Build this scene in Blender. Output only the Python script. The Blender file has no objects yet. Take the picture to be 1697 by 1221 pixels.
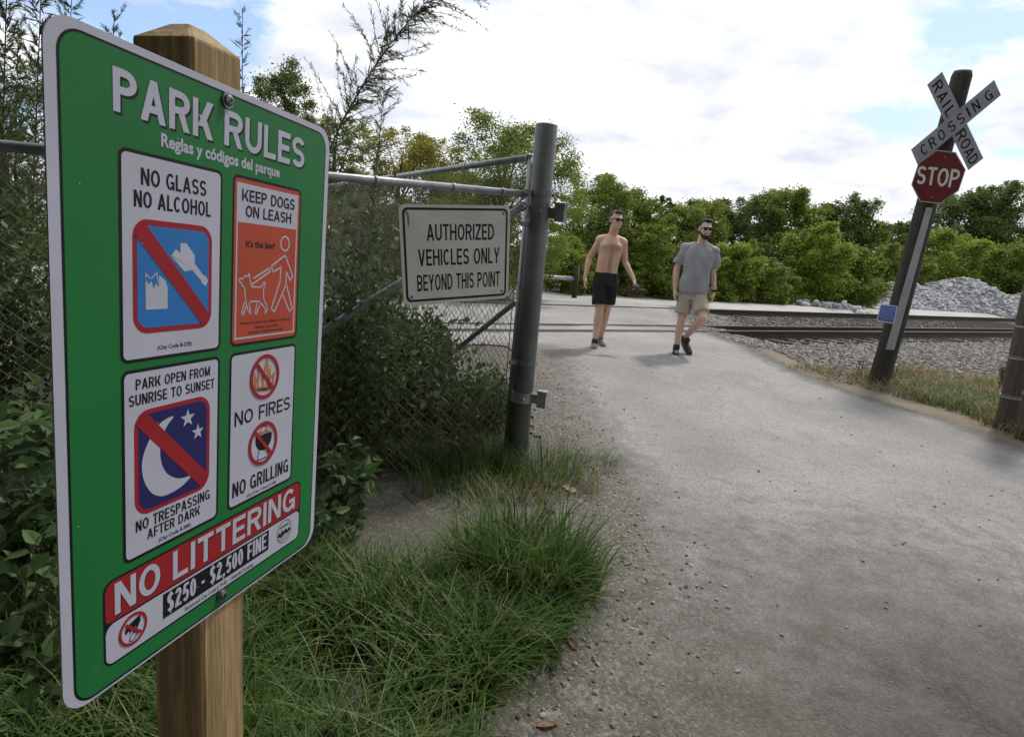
import bpy, bmesh, math, random
import numpy as np
from mathutils import Vector, noise as mnoise
from math import radians as RAD, sin, cos, pi

random.seed(7)
rng = np.random.default_rng(7)
S = bpy.context.scene
COL = S.collection

# ------------------------------------------------------------------ camera
CAM_H, PITCH, ROLL, FPX = 1.26, RAD(11.4), RAD(4.9), 1010.0
PW, PH = 1697.0, 1221.0
F_ = np.array([0, cos(PITCH), -sin(PITCH)])
_r0 = np.array([1.0, 0, 0]); _u0 = np.array([0, sin(PITCH), cos(PITCH)])
R_ = cos(ROLL)*_r0 + sin(ROLL)*_u0
U_ = -sin(ROLL)*_r0 + cos(ROLL)*_u0
CPOS = np.array([0, 0, CAM_H])
cd = bpy.data.cameras.new("camera"); cam = bpy.data.objects.new("camera", cd); COL.objects.link(cam)
from mathutils import Matrix
m3 = Matrix((R_, U_, -F_)).transposed()
cam.matrix_world = Matrix.Translation(CPOS) @ m3.to_4x4()
cd.sensor_width = 36; cd.lens = FPX*36/PW; cd.clip_start = 0.02; cd.clip_end = 3000
S.camera = cam

# ------------------------------------------------------------------ sky, sun, exposure
SUN_EL, SUN_AZ = RAD(56), RAD(38)          # azimuth clockwise from +Y
w = bpy.data.worlds.new("World"); S.world = w; w.use_nodes = True
nt = w.node_tree; nt.nodes.clear()
def N(t, tree=None, **kw):
    n = (tree or nt).nodes.new(t)
    for k, v in kw.items(): setattr(n, k, v)
    return n
out = N('ShaderNodeOutputWorld'); bg = N('ShaderNodeBackground'); bg.inputs[1].default_value = 0.1
sky = N('ShaderNodeTexSky', sky_type='NISHITA'); sky.sun_disc = False
sky.sun_elevation = SUN_EL; sky.sun_rotation = SUN_AZ; sky.air_density = 1.2; sky.dust_density = 1.5
tc = N('ShaderNodeTexCoord'); sp = N('ShaderNodeSeparateXYZ'); nt.links.new(tc.outputs['Generated'], sp.inputs[0])
def M(op, a, b=None, tree=None):
    t = tree or nt
    n = t.nodes.new('ShaderNodeMath'); n.operation = op
    for i, v in enumerate((a, b)):
        if v is None: continue
        if isinstance(v, (int, float)): n.inputs[i].default_value = v
        else: t.links.new(v, n.inputs[i])
    return n.outputs[0]
zz = M('ADD', M('MAXIMUM', sp.outputs[2], 0.0), 0.22)
cv = N('ShaderNodeCombineXYZ')
nt.links.new(M('DIVIDE', sp.outputs[0], zz), cv.inputs[0]); nt.links.new(M('DIVIDE', sp.outputs[1], zz), cv.inputs[1])
def wnoise(scale, detail, rough, off):
    mp = N('ShaderNodeMapping'); mp.inputs['Location'].default_value = off
    nt.links.new(cv.outputs[0], mp.inputs[0])
    n = N('ShaderNodeTexNoise'); n.inputs['Scale'].default_value = scale; n.inputs['Detail'].default_value = detail
    n.inputs['Roughness'].default_value = rough; nt.links.new(mp.outputs[0], n.inputs['Vector'])
    return n.outputs[0]
def ramp(fac, stops, tree=None):
    t = tree or nt
    r = t.nodes.new('ShaderNodeValToRGB'); t.links.new(fac, r.inputs[0])
    el = r.color_ramp.elements
    while len(el) < len(stops): el.new(0.5)
    for e, (p, c) in zip(el, stops):
        e.position = p; e.color = (c, c, c, 1) if isinstance(c, (int, float)) else (*c, 1)
    return r.outputs[0]
def lobe(px, py, width):
    d = F_ + (px-PW/2)/FPX*R_ - (py-PH/2)/FPX*U_; d = d/np.linalg.norm(d)
    n = N('ShaderNodeVectorMath', operation='DOT_PRODUCT'); nt.links.new(tc.outputs['Generated'], n.inputs[0]); n.inputs[1].default_value = tuple(d)
    return ramp(n.outputs['Value'], [(cos(width), 0.0), (0.9995, 1.0)])
gaps = M('ADD', M('ADD', lobe(60, -40, 0.36), lobe(1720, -10, 0.22)), M('MULTIPLY', lobe(640, -260, 0.3), 0.7))
cover = ramp(M('SUBTRACT', wnoise(1.5, 10, 0.6, (3.1, 1.7, 0)), M('MULTIPLY', gaps, 0.17)), [(0.30, 0.0), (0.40, 1.0)])
shade = ramp(wnoise(2.0, 9, 0.56, (7.3, 4.1, 2)), [(0.36, (7.3, 7.75, 8.9)), (0.45, (9.2, 9.45, 9.95)), (0.53, (11.2, 11.2, 11.2))])
mx = N('ShaderNodeMix', data_type='RGBA'); nt.links.new(cover, mx.inputs[0])
hs = N('ShaderNodeMix', data_type='RGBA', blend_type='ADD'); hs.inputs[0].default_value = 1
nt.links.new(sky.outputs[0], hs.inputs[6]); hs.inputs[7].default_value = (1.5, 2.4, 4.6, 1)
nt.links.new(hs.outputs[2], mx.inputs[6]); nt.links.new(shade, mx.inputs[7])
nt.links.new(mx.outputs[2], bg.inputs[0]); nt.links.new(bg.outputs[0], out.inputs[0])
sl = bpy.data.lights.new("sun", 'SUN'); sl.energy = 2.6; sl.angle = RAD(6); sl.color = (1.0, 0.95, 0.87)
so = bpy.data.objects.new("sun", sl); COL.objects.link(so)
sd = Vector((sin(SUN_AZ)*cos(SUN_EL), cos(SUN_AZ)*cos(SUN_EL), sin(SUN_EL)))
so.rotation_euler = sd.to_track_quat('Z', 'Y').to_euler(); so.location = (0, -5, 30)
S.view_settings.view_transform = 'Standard'; S.view_settings.look = 'None'
S.view_settings.exposure = 0.05; S.view_settings.gamma = 1.0
S.render.engine = 'CYCLES'; S.cycles.use_denoising = True; S.cycles.max_bounces = 6
S.cycles.transparent_max_bounces = 6

# ------------------------------------------------------------------ helpers
def ray(px, py):
    return F_ + (px-PW/2)/FPX*R_ - (py-PH/2)/FPX*U_
def at(px, py, Y):
    d = ray(px, py); return CPOS + d*(Y/d[1])
def sstep(a, b, x):
    t = np.clip((x-a)/(b-a), 0, 1); return t*t*(3-2*t)
RU = np.array([0.858, 0.513]); RN = np.array([-0.513, 0.858])     # along / across the railway
RAILS = (7.78, 8.42, 11.45)
def vnoise(x, y, s, seed=0):
    """cheap smooth value noise"""
    x = np.asarray(x, float)*s+seed*13.7; y = np.asarray(y, float)*s+seed*7.1
    xi = np.floor(x); yi = np.floor(y); fx = x-xi; fy = y-yi
    fx = fx*fx*(3-2*fx); fy = fy*fy*(3-2*fy)
    h = lambda a, b: np.modf(np.abs(np.sin(a*127.1+b*311.7+seed)*43758.5453))[0]
    return (h(xi, yi)*(1-fx)+h(xi+1, yi)*fx)*(1-fy)+(h(xi, yi+1)*(1-fx)+h(xi+1, yi+1)*fx)*fy
def fbm(x, y, s, seed=0):
    return (vnoise(x, y, s, seed)*0.5+vnoise(x, y, s*2.1, seed+1)*0.3+vnoise(x, y, s*4.3, seed+2)*0.2)-0.5
def gbase(x, y):
    d = x*RN[0]+y*RN[1]
    return -0.25*(1-sstep(2.6, 6.3, d)) - 0.05*sstep(12.5, 15, d)
# road outline in photo pixels (right kerbless edge), used only to lay out the asphalt
def G0(px, py, f=gbase):
    d = ray(px, py); lo, z = None, 0.0
    k = (0-CPOS[2])/d[2]
    for _ in range(40):
        p = CPOS+k*d; k = 0.5*k+0.5*(float(f(p[0], p[1]))-CPOS[2])/d[2]
    return CPOS+k*d
REDGE = np.array([G0(*p)[:2] for p in ((1697+260, 835), (1697, 748), (1600, 708), (1500, 680), (1400, 648), (1330, 622), (1275, 596), (1235, 575), (1185, 556), (1148, 541), (1128, 521), (1118, 510), (1112, 500))])
def redge_x(x, y):
    """signed distance-like value: >0 right of the road's right edge"""
    x = np.asarray(x, float); y = np.asarray(y, float)
    ex = np.interp(y, REDGE[:, 1], REDGE[:, 0])
    v = (x-ex)*0.8
    return np.where(y < REDGE[0, 1], x-REDGE[0, 0]-(REDGE[0, 1]-y)*1.5, v)
def ground_z(x, y):
    x = np.asarray(x, float); y = np.asarray(y, float)
    z = gbase(x, y)
    d = x*RN[0]+y*RN[1]; r = redge_x(x, y)
    z = z - 0.16*sstep(0.0, 1.3, r)*sstep(5.8, 7.3, d)*(1-sstep(12.8, 13.6, d)) - 0.12*sstep(0.1, 1.0, r)*sstep(3.2, 4.5, d)*(1-sstep(6.0, 7.4, d))
    z = z + 0.03*fbm(x, y, 1.3, 3)*(1-sstep(9, 14, d))
    # low soil bank under the weeds at the sign
    z = z + 0.10*np.exp(-(((x+1.1)/1.0)**2+((y-3.2)/0.9)**2))
    return z
def G(px, py): return G0(px, py, ground_z)
def gz(x, y): return float(ground_z(x, y))

def link(o, parent=None):
    COL.objects.link(o)
    if parent is not None: o.parent = parent
    return o
def tag(o, label=None, cat=None, group=None, kind=None):
    if label: o['label'] = label
    if cat: o['category'] = cat
    if group: o['group'] = group
    if kind: o['kind'] = kind
    return o
def thing(name, label, cat, loc=(0, 0, 0), group=None, rz=0.0):
    o = bpy.data.objects.new(name, None); o.empty_display_size = 0.1
    o.location = loc; o.rotation_euler = (0, 0, rz); link(o)
    return tag(o, label, cat, group)
def npmesh(name, V, F, mats, idx=None, parent=None, smooth=False):
    """V (n,3), F (m,k) arrays with constant k"""
    V = np.asarray(V, np.float32); F = np.asarray(F, np.int32); k = F.shape[1]
    me = bpy.data.meshes.new(name)
    me.vertices.add(len(V)); me.vertices.foreach_set('co', V.ravel())
    me.loops.add(F.size); me.loops.foreach_set('vertex_index', F.ravel())
    me.polygons.add(len(F)); me.polygons.foreach_set('loop_start', np.arange(0, F.size, k, dtype=np.int32))
    for m in (mats if isinstance(mats, (list, tuple)) else [mats]): me.materials.append(m)
    if idx is not None: me.polygons.foreach_set('material_index', np.asarray(idx, np.int32))
    me.polygons.foreach_set('use_smooth', np.full(len(F), smooth, dtype=bool))
    me.update(calc_edges=True); me.validate()
    return link(bpy.data.objects.new(name, me), parent)
class MB:
    def __init__(s): s.v = []; s.f = []; s.m = []
    def add(s, V, F, m=0):
        o = len(s.v); s.v += [tuple(map(float, p)) for p in V]
        s.f += [tuple(i+o for i in f) for f in F]; s.m += [m]*len(F); return s
    def box(s, c, h, m=0, M3=None):
        V = [(x*h[0], y*h[1], z*h[2]) for x in (-1, 1) for y in (-1, 1) for z in (-1, 1)]
        if M3 is not None: V = [np.array(M3) @ np.array(p) for p in V]
        V = [np.array(c)+np.array(p) for p in V]
        return s.add(V, [(0, 1, 3, 2), (4, 6, 7, 5), (0, 4, 5, 1), (2, 3, 7, 6), (0, 2, 6, 4), (1, 5, 7, 3)], m)
    def tube(s, pts, rad, n=8, m=0, cap=True):
        pts = [np.array(p, float) for p in pts]; L = len(pts)
        if np.isscalar(rad): rad = [rad]*L
        V = []; ref = None
        for i in range(L):
            t = pts[min(i+1, L-1)]-pts[max(i-1, 0)]; t /= (np.linalg.norm(t)+1e-12)
            if ref is None:
                a = np.array([0, 0, 1.0]) if abs(t[2]) < 0.9 else np.array([1.0, 0, 0])
                ref = np.cross(t, a)
            ref = ref-t*(ref @ t); ref /= (np.linalg.norm(ref)+1e-12); b = np.cross(t, ref)
            for k in range(n):
                a = 2*pi*k/n; V.append(pts[i]+rad[i]*(cos(a)*ref+sin(a)*b))
        F = [(i*n+k, i*n+(k+1) % n, (i+1)*n+(k+1) % n, (i+1)*n+k) for i in range(L-1) for k in range(n)]
        if cap: F += [tuple(range(n-1, -1, -1)), tuple((L-1)*n+k for k in range(n))]
        return s.add(V, F, m)
    def loft(s, rings, n=20, m=0, p=2.0):
        """rings: (centre, rx, ry) in horizontal planes, superellipse exponent p"""
        V = []
        for c, rx, ry in rings:
            for k in range(n):
                a = 2*pi*k/n; ca, sa = cos(a), sin(a)
                V.append((c[0]+rx*math.copysign(abs(ca)**(2/p), ca), c[1]+ry*math.copysign(abs(sa)**(2/p), sa), c[2]))
        L = len(rings)
        F = [(i*n+k, i*n+(k+1) % n, (i+1)*n+(k+1) % n, (i+1)*n+k) for i in range(L-1) for k in range(n)]
        F += [tuple(range(n-1, -1, -1)), tuple((L-1)*n+k for k in range(n))]
        return s.add(V, F, m)
    def ell(s, c, r, m=0, M3=None, nu=14, nv=9):
        V = [(0, 0, 1)]
        for i in range(1, nv):
            for k in range(nu):
                a = pi*i/nv; b = 2*pi*k/nu; V.append((sin(a)*cos(b), sin(a)*sin(b), cos(a)))
        V.append((0, 0, -1)); V = np.array(V)*np.array(r)
        if M3 is not None: V = V @ np.array(M3).T
        V = V+np.array(c); F = []
        for k in range(nu): F.append((0, 1+k, 1+(k+1) % nu))
        for i in range(nv-2):
            for k in range(nu):
                a = 1+i*nu; F.append((a+k, a+nu+k, a+nu+(k+1) % nu, a+(k+1) % nu))
        a = 1+(nv-2)*nu; e = len(V)-1
        for k in range(nu): F.append((a+k, e, a+(k+1) % nu))
        return s.add(V, F, m)
    def cap(s, a, b, ra, rb, n=12, m=0):
        a = np.array(a, float); b = np.array(b, float); t = b-a; L = np.linalg.norm(t)+1e-9; t = t/L
        pts = []; rr = []
        for q in (80, 60, 35, 0): pts.append(a-t*ra*sin(RAD(q))); rr.append(ra*cos(RAD(q)))
        for q in (0, 35, 60, 80): pts.append(b+t*rb*sin(RAD(q))); rr.append(rb*cos(RAD(q)))
        return s.tube(pts, rr, n, m)
    def build(s, name, mats, parent=None, smooth=False):
        me = bpy.data.meshes.new(name); me.from_pydata(s.v, [], s.f)
        for q in (mats if isinstance(mats, (list, tuple)) else [mats]): me.materials.append(q)
        me.polygons.foreach_set('material_index', s.m)
        me.polygons.foreach_set('use_smooth', [smooth]*len(s.f)); me.update()
        return link(bpy.data.objects.new(name, me), parent)

# ------------------------------------------------------------------ materials
def new_mat(name):
    m = bpy.data.materials.new(name); m.use_nodes = True
    t = m.node_tree; b = t.nodes['Principled BSDF']; return m, t, b
def noise_node(t, scale, detail=4, rough=0.55, vec=None, dist=0.0):
    n = t.nodes.new('ShaderNodeTexNoise'); n.inputs['Scale'].default_value = scale
    n.inputs['Detail'].default_value = detail; n.inputs['Roughness'].default_value = rough
    n.inputs['Distortion'].default_value = dist
    if vec is None:
        c = t.nodes.new('ShaderNodeTexCoord'); vec = c.outputs['Object']
    t.links.new(vec, n.inputs['Vector']); return n.outputs[0]
def bump(t, b, h, strength=0.3, dist=0.01):
    n = t.nodes.new('ShaderNodeBump'); n.inputs['Strength'].default_value = strength; n.inputs['Distance'].default_value = dist
    t.links.new(h, n.inputs['Height']); t.links.new(n.outputs[0], b.inputs['Normal'])
def mixc(t, fac, a, b, mode='MIX'):
    n = t.nodes.new('ShaderNodeMix'); n.data_type = 'RGBA'; n.blend_type = mode
    for s_, v in ((0, fac), (6, a), (7, b)):
        if isinstance(v, (int, float)): n.inputs[s_].default_value = v
        elif isinstance(v, tuple): n.inputs[s_].default_value = (*v, 1)
        else: t.links.new(v, n.inputs[s_])
    return n.outputs[2]
def simple(name, c, rough=0.6, metal=0.0, var=0.12, scale=12, bumpS=0.0, bscale=60, c2=None, spec=None):
    m, t, b = new_mat(name)
    c2 = c2 or tuple(x*(1-var*2) for x in c)
    f = ramp(noise_node(t, scale, 5), [(0.35, 0.0), (0.68, 1.0)], t)
    t.links.new(mixc(t, f, c, c2), b.inputs['Base Color'])
    b.inputs['Roughness'].default_value = rough; b.inputs['Metallic'].default_value = metal
    if spec is not None: b.inputs['Specular IOR Level'].default_value = spec
    if bumpS: bump(t, b, noise_node(t, bscale, 4), bumpS, 0.01)
    return m
def leafmat(name, cols, trans=0.35, rough=0.55):
    m, t, b = new_mat(name)
    g = t.nodes.new('ShaderNodeNewGeometry')
    k = len(cols)
    c = ramp(g.outputs['Random Per Island'], [(i/(k-1) if k > 1 else 0, cols[i]) for i in range(k)], t)
    t.links.new(c, b.inputs['Base Color']); b.inputs['Roughness'].default_value = rough
    b.inputs['Specular IOR Level'].default_value = 0.3
    tr = t.nodes.new('ShaderNodeBsdfTranslucent'); t.links.new(c, tr.inputs[0])
    ms = t.nodes.new('ShaderNodeMixShader'); ms.inputs[0].default_value = trans
    t.links.new(b.outputs[0], ms.inputs[1]); t.links.new(tr.outputs[0], ms.inputs[2])
    t.links.new(ms.outputs[0], t.nodes['Material Output'].inputs[0]); return m

MT = {}
# --- soil / gravel margin
def ground_like(name, asphalt):
    m, t, b = new_mat(name)
    c = t.nodes.new('ShaderNodeTexCoord').outputs['Object']
    big = noise_node(t, 0.55, 5, 0.6, c); mid = noise_node(t, 3.0, 6, 0.65, c); fine = noise_node(t, 60, 5, 0.7, c)
    soil = mixc(t, ramp(mid, [(0.35, 0.0), (0.65, 1.0)], t), (0.082, 0.077, 0.068), (0.142, 0.135, 0.122))
    vo = t.nodes.new('ShaderNodeTexVoronoi'); vo.inputs['Scale'].default_value = 75; t.links.new(c, vo.inputs['Vector'])
    stone = ramp(vo.outputs['Color'], [(0.15, (0.08, 0.073, 0.062)), (0.6, (0.17, 0.157, 0.137)), (0.9, (0.34, 0.32, 0.29))], t)
    at_ = t.nodes.new('ShaderNodeAttribute'); at_.attribute_name = 'gravel'
    gr = M('MULTIPLY', at_.outputs['Fac'], 0.85, t)
    dirt = mixc(t, gr, soil, stone)
    dirt = mixc(t, ramp(fine, [(0.42, 0.35), (0.6, 0.0)], t), dirt, (0.06, 0.052, 0.04))
    at2 = t.nodes.new('ShaderNodeAttribute'); at2.attribute_name = 'straw'
    sn = noise_node(t, 22, 5, 0.7, c)
    straw = mixc(t, sn, (0.16, 0.13, 0.085), (0.34, 0.28, 0.19))
    dirt = mixc(t, at2.outputs['Fac'], dirt, straw)
    at3 = t.nodes.new('ShaderNodeAttribute'); at3.attribute_name = 'pale'
    pale = mixc(t, ramp(vo.outputs['Color'], [(0.1, 0.0), (0.9, 1.0)], t), (0.30, 0.295, 0.285), (0.56, 0.55, 0.54))
    dirt = mixc(t, at3.outputs['Fac'], dirt, pale)
    hgt = M('ADD', M('MULTIPLY', vo.outputs['Distance'], -0.7, t), fine, t)
    if asphalt:
        ac = mixc(t, ramp(big, [(0.35, 0.0), (0.62, 1.0)], t), (0.250, 0.244, 0.243), (0.345, 0.337, 0.333))
        st = noise_node(t, 1.1, 7, 0.7, c, 0.8)
        ac = mixc(t, ramp(st, [(0.52, 0.0), (0.72, 0.55)], t), ac, (0.19, 0.18, 0.172))
        vo2 = t.nodes.new('ShaderNodeTexVoronoi'); vo2.inputs['Scale'].default_value = 130; t.links.new(c, vo2.inputs['Vector'])
        agg = ramp(vo2.outputs['Color'], [(0.1, 0.55), (0.5, 1.0), (0.95, 1.35)], t)
        ac = mixc(t, 0.75, ac, agg, 'MULTIPLY')
        ac = mixc(t, ramp(noise_node(t, 26, 4, 0.7, c), [(0.64, 0.0), (0.72, 0.4)], t), ac, (0.13, 0.12, 0.11))
        ck = t.nodes.new('ShaderNodeTexVoronoi'); ck.feature = 'DISTANCE_TO_EDGE'; ck.inputs['Scale'].default_value = 0.55
        wv = t.nodes.new('ShaderNodeMix'); wv.data_type = 'VECTOR'
        nn = t.nodes.new('ShaderNodeTexNoise'); nn.inputs['Scale'].default_value = 2.5; nn.inputs['Detail'].default_value = 6; t.links.new(c, nn.inputs['Vector'])
        wv.inputs[0].default_value = 0.35; t.links.new(c, wv.inputs[4]); t.links.new(nn.outputs['Color'], wv.inputs[5]); t.links.new(wv.outputs[1], ck.inputs['Vector'])
        ac = mixc(t, ramp(ck.outputs['Distance'], [(0.0, 0.25), (0.005, 0.0)], t), ac, (0.10, 0.095, 0.09))
        e = t.nodes.new('ShaderNodeAttribute'); e.attribute_name = 'edge'
        em = M('ADD', e.outputs['Fac'], M('MULTIPLY', M('SUBTRACT', noise_node(t, 7, 6, 0.7, c), 0.5, t), 1.1, t), t)
        dirt = mixc(t, ramp(em, [(0.28, 0.0), (0.62, 0.62), (0.95, 0.95)], t), ac, dirt)
        hgt = M('ADD', hgt, M('MULTIPLY', vo2.outputs['Distance'], -0.5, t), t)
    t.links.new(dirt, b.inputs['Base Color']); b.inputs['Roughness'].default_value = 0.93
    b.inputs['Specular IOR Level'].default_value = 0.25
    bump(t, b, hgt, 0.55, 0.012)
    return m
MT['ground'] = ground_like('soil', False); MT['road'] = ground_like('asphalt', True)
MT['white'] = simple('white_sheeting', (0.54, 0.55, 0.68), 0.45, var=0.045, scale=9, spec=0.25, c2=(0.50, 0.505, 0.60))
MT['black'] = simple('black_ink', (0.012, 0.012, 0.014), 0.45, var=0.05, spec=0.2)
MT['green'] = simple('green_ink', (0.017, 0.195, 0.050), 0.42, var=0.06, scale=2.0, spec=0.22)
MT['red'] = simple('red_ink', (0.36, 0.022, 0.030), 0.45, var=0.04, spec=0.2)
MT['orange'] = simple('orange_ink', (0.50, 0.085, 0.045), 0.45, var=0.05, spec=0.2)
MT['blue'] = simple('blue_ink', (0.035, 0.20, 0.56), 0.45, var=0.04, spec=0.2)
MT['navy'] = simple('navy_ink', (0.025, 0.025, 0.14), 0.45, var=0.05, spec=0.2)
MT['flame'] = simple('flame_ink', (0.58, 0.22, 0.06), 0.4, var=0.2, scale=200)
MT['redbrown'] = simple('dark_red_ink', (0.09, 0.015, 0.01), 0.4)
MT['alu'] = simple('aluminium_edge', (0.42, 0.42, 0.45), 0.45, 0.6)
MT['oldwhite'] = simple('weathered_white', (0.60, 0.59, 0.56), 0.5, var=0.07, scale=6)
MT['oldgrey'] = simple('weathered_shaded_white', (0.30, 0.31, 0.345), 0.5, var=0.10, scale=5)  # weathered white, lowered further so the colour holds the shade on the blades
MT['stopred'] = simple('shaded_stop_red', (0.115, 0.008, 0.011), 0.45, var=0.08, scale=6)  # red darkened in the base colour to stand in for shade
MT['ensblue'] = simple('notice_blue', (0.04, 0.13, 0.55), 0.4, var=0.05)
MT['rust'] = simple('rust_stain', (0.30, 0.17, 0.07), 0.8, var=0.2, scale=60)
MT['galv'] = simple('galvanised_steel', (0.36, 0.38, 0.405), 0.42, 0.5, var=0.16, scale=9, c2=(0.23, 0.245, 0.26), bumpS=0.05, bscale=200)
MT['post'] = simple('dull_painted_steel', (0.185, 0.195, 0.205), 0.5, 0.25, var=0.2, scale=5, c2=(0.115, 0.122, 0.13), bumpS=0.10, bscale=120)
MT['wire'] = simple('fence_wire', (0.30, 0.295, 0.275), 0.6, 0.25, var=0.2, scale=8, c2=(0.15, 0.13, 0.105))
MT['bolt'] = simple('bolt_steel', (0.22, 0.22, 0.22), 0.35, 0.8, var=0.2, scale=80)
MT['rail'] = simple('rusty_rail', (0.042, 0.030, 0.024), 0.75, 0.2, var=0.2, scale=6, c2=(0.03, 0.024, 0.02))
MT['railtop'] = simple('polished_rail_head', (0.42, 0.42, 0.44), 0.25, 0.9, var=0.1)
MT['tie'] = simple('creosote_timber', (0.05, 0.042, 0.035), 0.9, var=0.2, bumpS=0.4)
MT['dark'] = simple('dark_groove', (0.075, 0.07, 0.066), 0.95)
MT['bark'] = simple('bark', (0.085, 0.065, 0.05), 0.95, var=0.25, scale=14, bumpS=0.6, bscale=30)
MT['stem'] = simple('weed_stem', (0.15, 0.125, 0.075), 0.8, var=0.25, scale=10)
MT['skin1'] = None
def wood(name, a, b_, dk, vert=True, scale=1.0):
    m, t, b = new_mat(name)
    c = t.nodes.new('ShaderNodeTexCoord').outputs['Object']
    mp = t.nodes.new('ShaderNodeMapping'); mp.inputs['Scale'].default_value = (1, 1, 0.045); t.links.new(c, mp.inputs[0])
    n1 = noise_node(t, 42*scale, 5, 0.6, mp.outputs[0], 1.2); n2 = noise_node(t, 190*scale, 3, 0.6, mp.outputs[0])
    col = mixc(t, ramp(n1, [(0.40, 0.0), (0.56, 1.0)], t), a, b_)
    col = mixc(t, ramp(n2, [(0.5, 0.0), (0.68, 0.75)], t), col, dk)
    kn = t.nodes.new('ShaderNodeTexVoronoi'); kn.inputs['Scale'].default_value = 7; t.links.new(c, kn.inputs['Vector'])
    col = mixc(t, ramp(kn.outputs['Distance'], [(0.05, 0.8), (0.13, 0.0)], t), col, dk)
    t.links.new(col, b.inputs['Base Color']); b.inputs['Roughness'].default_value = 0.78
    bump(t, b, n1, 0.25, 0.006); return m
MT['pine'] = wood('treated_pine', (0.44, 0.315, 0.15), (0.27, 0.18, 0.08), (0.16, 0.10, 0.045))
MT['polewood'] = wood('weathered_pole_wood', (0.040, 0.034, 0.024), (0.024, 0.020, 0.015), (0.012, 0.010, 0.008), scale=0.5)
MT['edgewood'] = wood('grey_post_wood', (0.085, 0.073, 0.06), (0.055, 0.046, 0.038), (0.03, 0.025, 0.02), scale=0.5)
def stonemat(name, cols, bs=0.4):
    m, t, b = new_mat(name); g = t.nodes.new('ShaderNodeNewGeometry'); k = len(cols)
    c = ramp(g.outputs['Random Per Island'], [(i/(k-1), cols[i]) for i in range(k)], t)
    c = mixc(t, 0.5, c, ramp(noise_node(t, 30, 5, 0.65), [(0.3, 0.6), (0.7, 1.25)], t), 'MULTIPLY')
    t.links.new(c, b.inputs['Base Color']); b.inputs['Roughness'].default_value = 0.9
    return m
MT['ballast'] = stonemat('ballast_stone', [(0.085, 0.08, 0.073), (0.15, 0.142, 0.132), (0.22, 0.21, 0.20), (0.34, 0.33, 0.315)])
MT['pebble'] = stonemat('pebble_stone', [(0.12, 0.105, 0.085), (0.20, 0.18, 0.15), (0.30, 0.28, 0.25), (0.46, 0.44, 0.40)])
MT['rubble'] = stonemat('rubble_stone', [(0.17, 0.18, 0.195), (0.27, 0.28, 0.30), (0.36, 0.37, 0.39), (0.50, 0.51, 0.53)])
MT['heap'] = simple('heap_fines', (0.30, 0.30, 0.31), 0.95, var=0.15, scale=4, bumpS=0.8, bscale=9)
MT['sandstone'] = simple('tan_stone', (0.46, 0.36, 0.22), 0.85, var=0.12, scale=20, bumpS=0.3)
MT['deadleaf'] = leafmat('dead_leaf', [(0.13, 0.07, 0.035), (0.22, 0.13, 0.07), (0.30, 0.20, 0.13)], 0.15)
MT['twig'] = simple('twig_bark', (0.20, 0.17, 0.14), 0.9, var=0.2, scale=30)
MT['grass'] = leafmat('grass_blade', [(0.035, 0.078, 0.016), (0.06, 0.125, 0.024), (0.09, 0.175, 0.034), (0.13, 0.22, 0.048), (0.075, 0.14, 0.032), (0.11, 0.175, 0.06), (0.30, 0.28, 0.14)], 0.35, 0.45)
MT['drygrass'] = leafmat('dry_grass_blade', [(0.10, 0.12, 0.04), (0.16, 0.17, 0.065), (0.30, 0.24, 0.12), (0.42, 0.33, 0.18)], 0.25, 0.7)
MT['bush'] = leafmat('bush_leaf', [(0.03, 0.06, 0.018), (0.055, 0.10, 0.028), (0.08, 0.14, 0.038), (0.12, 0.18, 0.055)], 0.35)
MT['weedleaf'] = leafmat('weed_leaf', [(0.05, 0.09, 0.03), (0.075, 0.13, 0.045), (0.10, 0.165, 0.06)], 0.35)
MT['feather'] = leafmat('feathery_leaf', [(0.06, 0.085, 0.035), (0.10, 0.13, 0.055), (0.16, 0.17, 0.09)], 0.3)
MT['leafA'] = leafmat('tree_leaf_mid', [(0.087, 0.136, 0.024), (0.136, 0.195, 0.033), (0.198, 0.260, 0.045), (0.273, 0.325, 0.065)], 0.46)
MT['leafB'] = leafmat('tree_leaf_bright', [(0.124, 0.195, 0.026), (0.186, 0.271, 0.038), (0.248, 0.330, 0.050), (0.322, 0.378, 0.071)], 0.5)
MT['leafC'] = leafmat('tree_leaf_dark', [(0.056, 0.094, 0.026), (0.087, 0.136, 0.035), (0.124, 0.177, 0.045), (0.173, 0.218, 0.059)], 0.42)
MT['leafD'] = leafmat('tree_leaf_yellow', [(0.16, 0.18, 0.03), (0.24, 0.24, 0.045), (0.33, 0.29, 0.06), (0.20, 0.23, 0.045)], 0.5)

# ------------------------------------------------------------------ ground, road
def grid_sheet(name, xs, ys, zf, keep=None, mat=None, attrs=()):
    X, Y = np.meshgrid(xs, ys); n = len(xs); mrows = len(ys)
    V = np.stack([X, Y, zf(X, Y)], -1).reshape(-1, 3)
    i = np.arange(n*mrows).reshape(mrows, n)
    F = np.stack([i[:-1, :-1], i[:-1, 1:], i[1:, 1:], i[1:, :-1]], -1).reshape(-1, 4)
    if keep is not None:
        k = keep(X, Y).ravel(); F = F[k[F].all(1)]
        used = np.unique(F); mp = np.full(len(V), -1); mp[used] = np.arange(len(used)); V = V[used]; F = mp[F]
    o = npmesh(name, V, F, mat, smooth=True)
    for an, fn in attrs:
        a = o.data.attributes.new(an, 'FLOAT', 'POINT')
        a.data.foreach_set('value', np.asarray(fn(V[:, 0], V[:, 1]), np.float32))
    return o
LEDGE = np.array([G0(*p)[:2] for p in ((820, 1330), (900, 1180), (985, 1060), (1030, 960), (1010, 860), (985, 790), (935, 700), (905, 640), (885, 560), (862, 520))])
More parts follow.
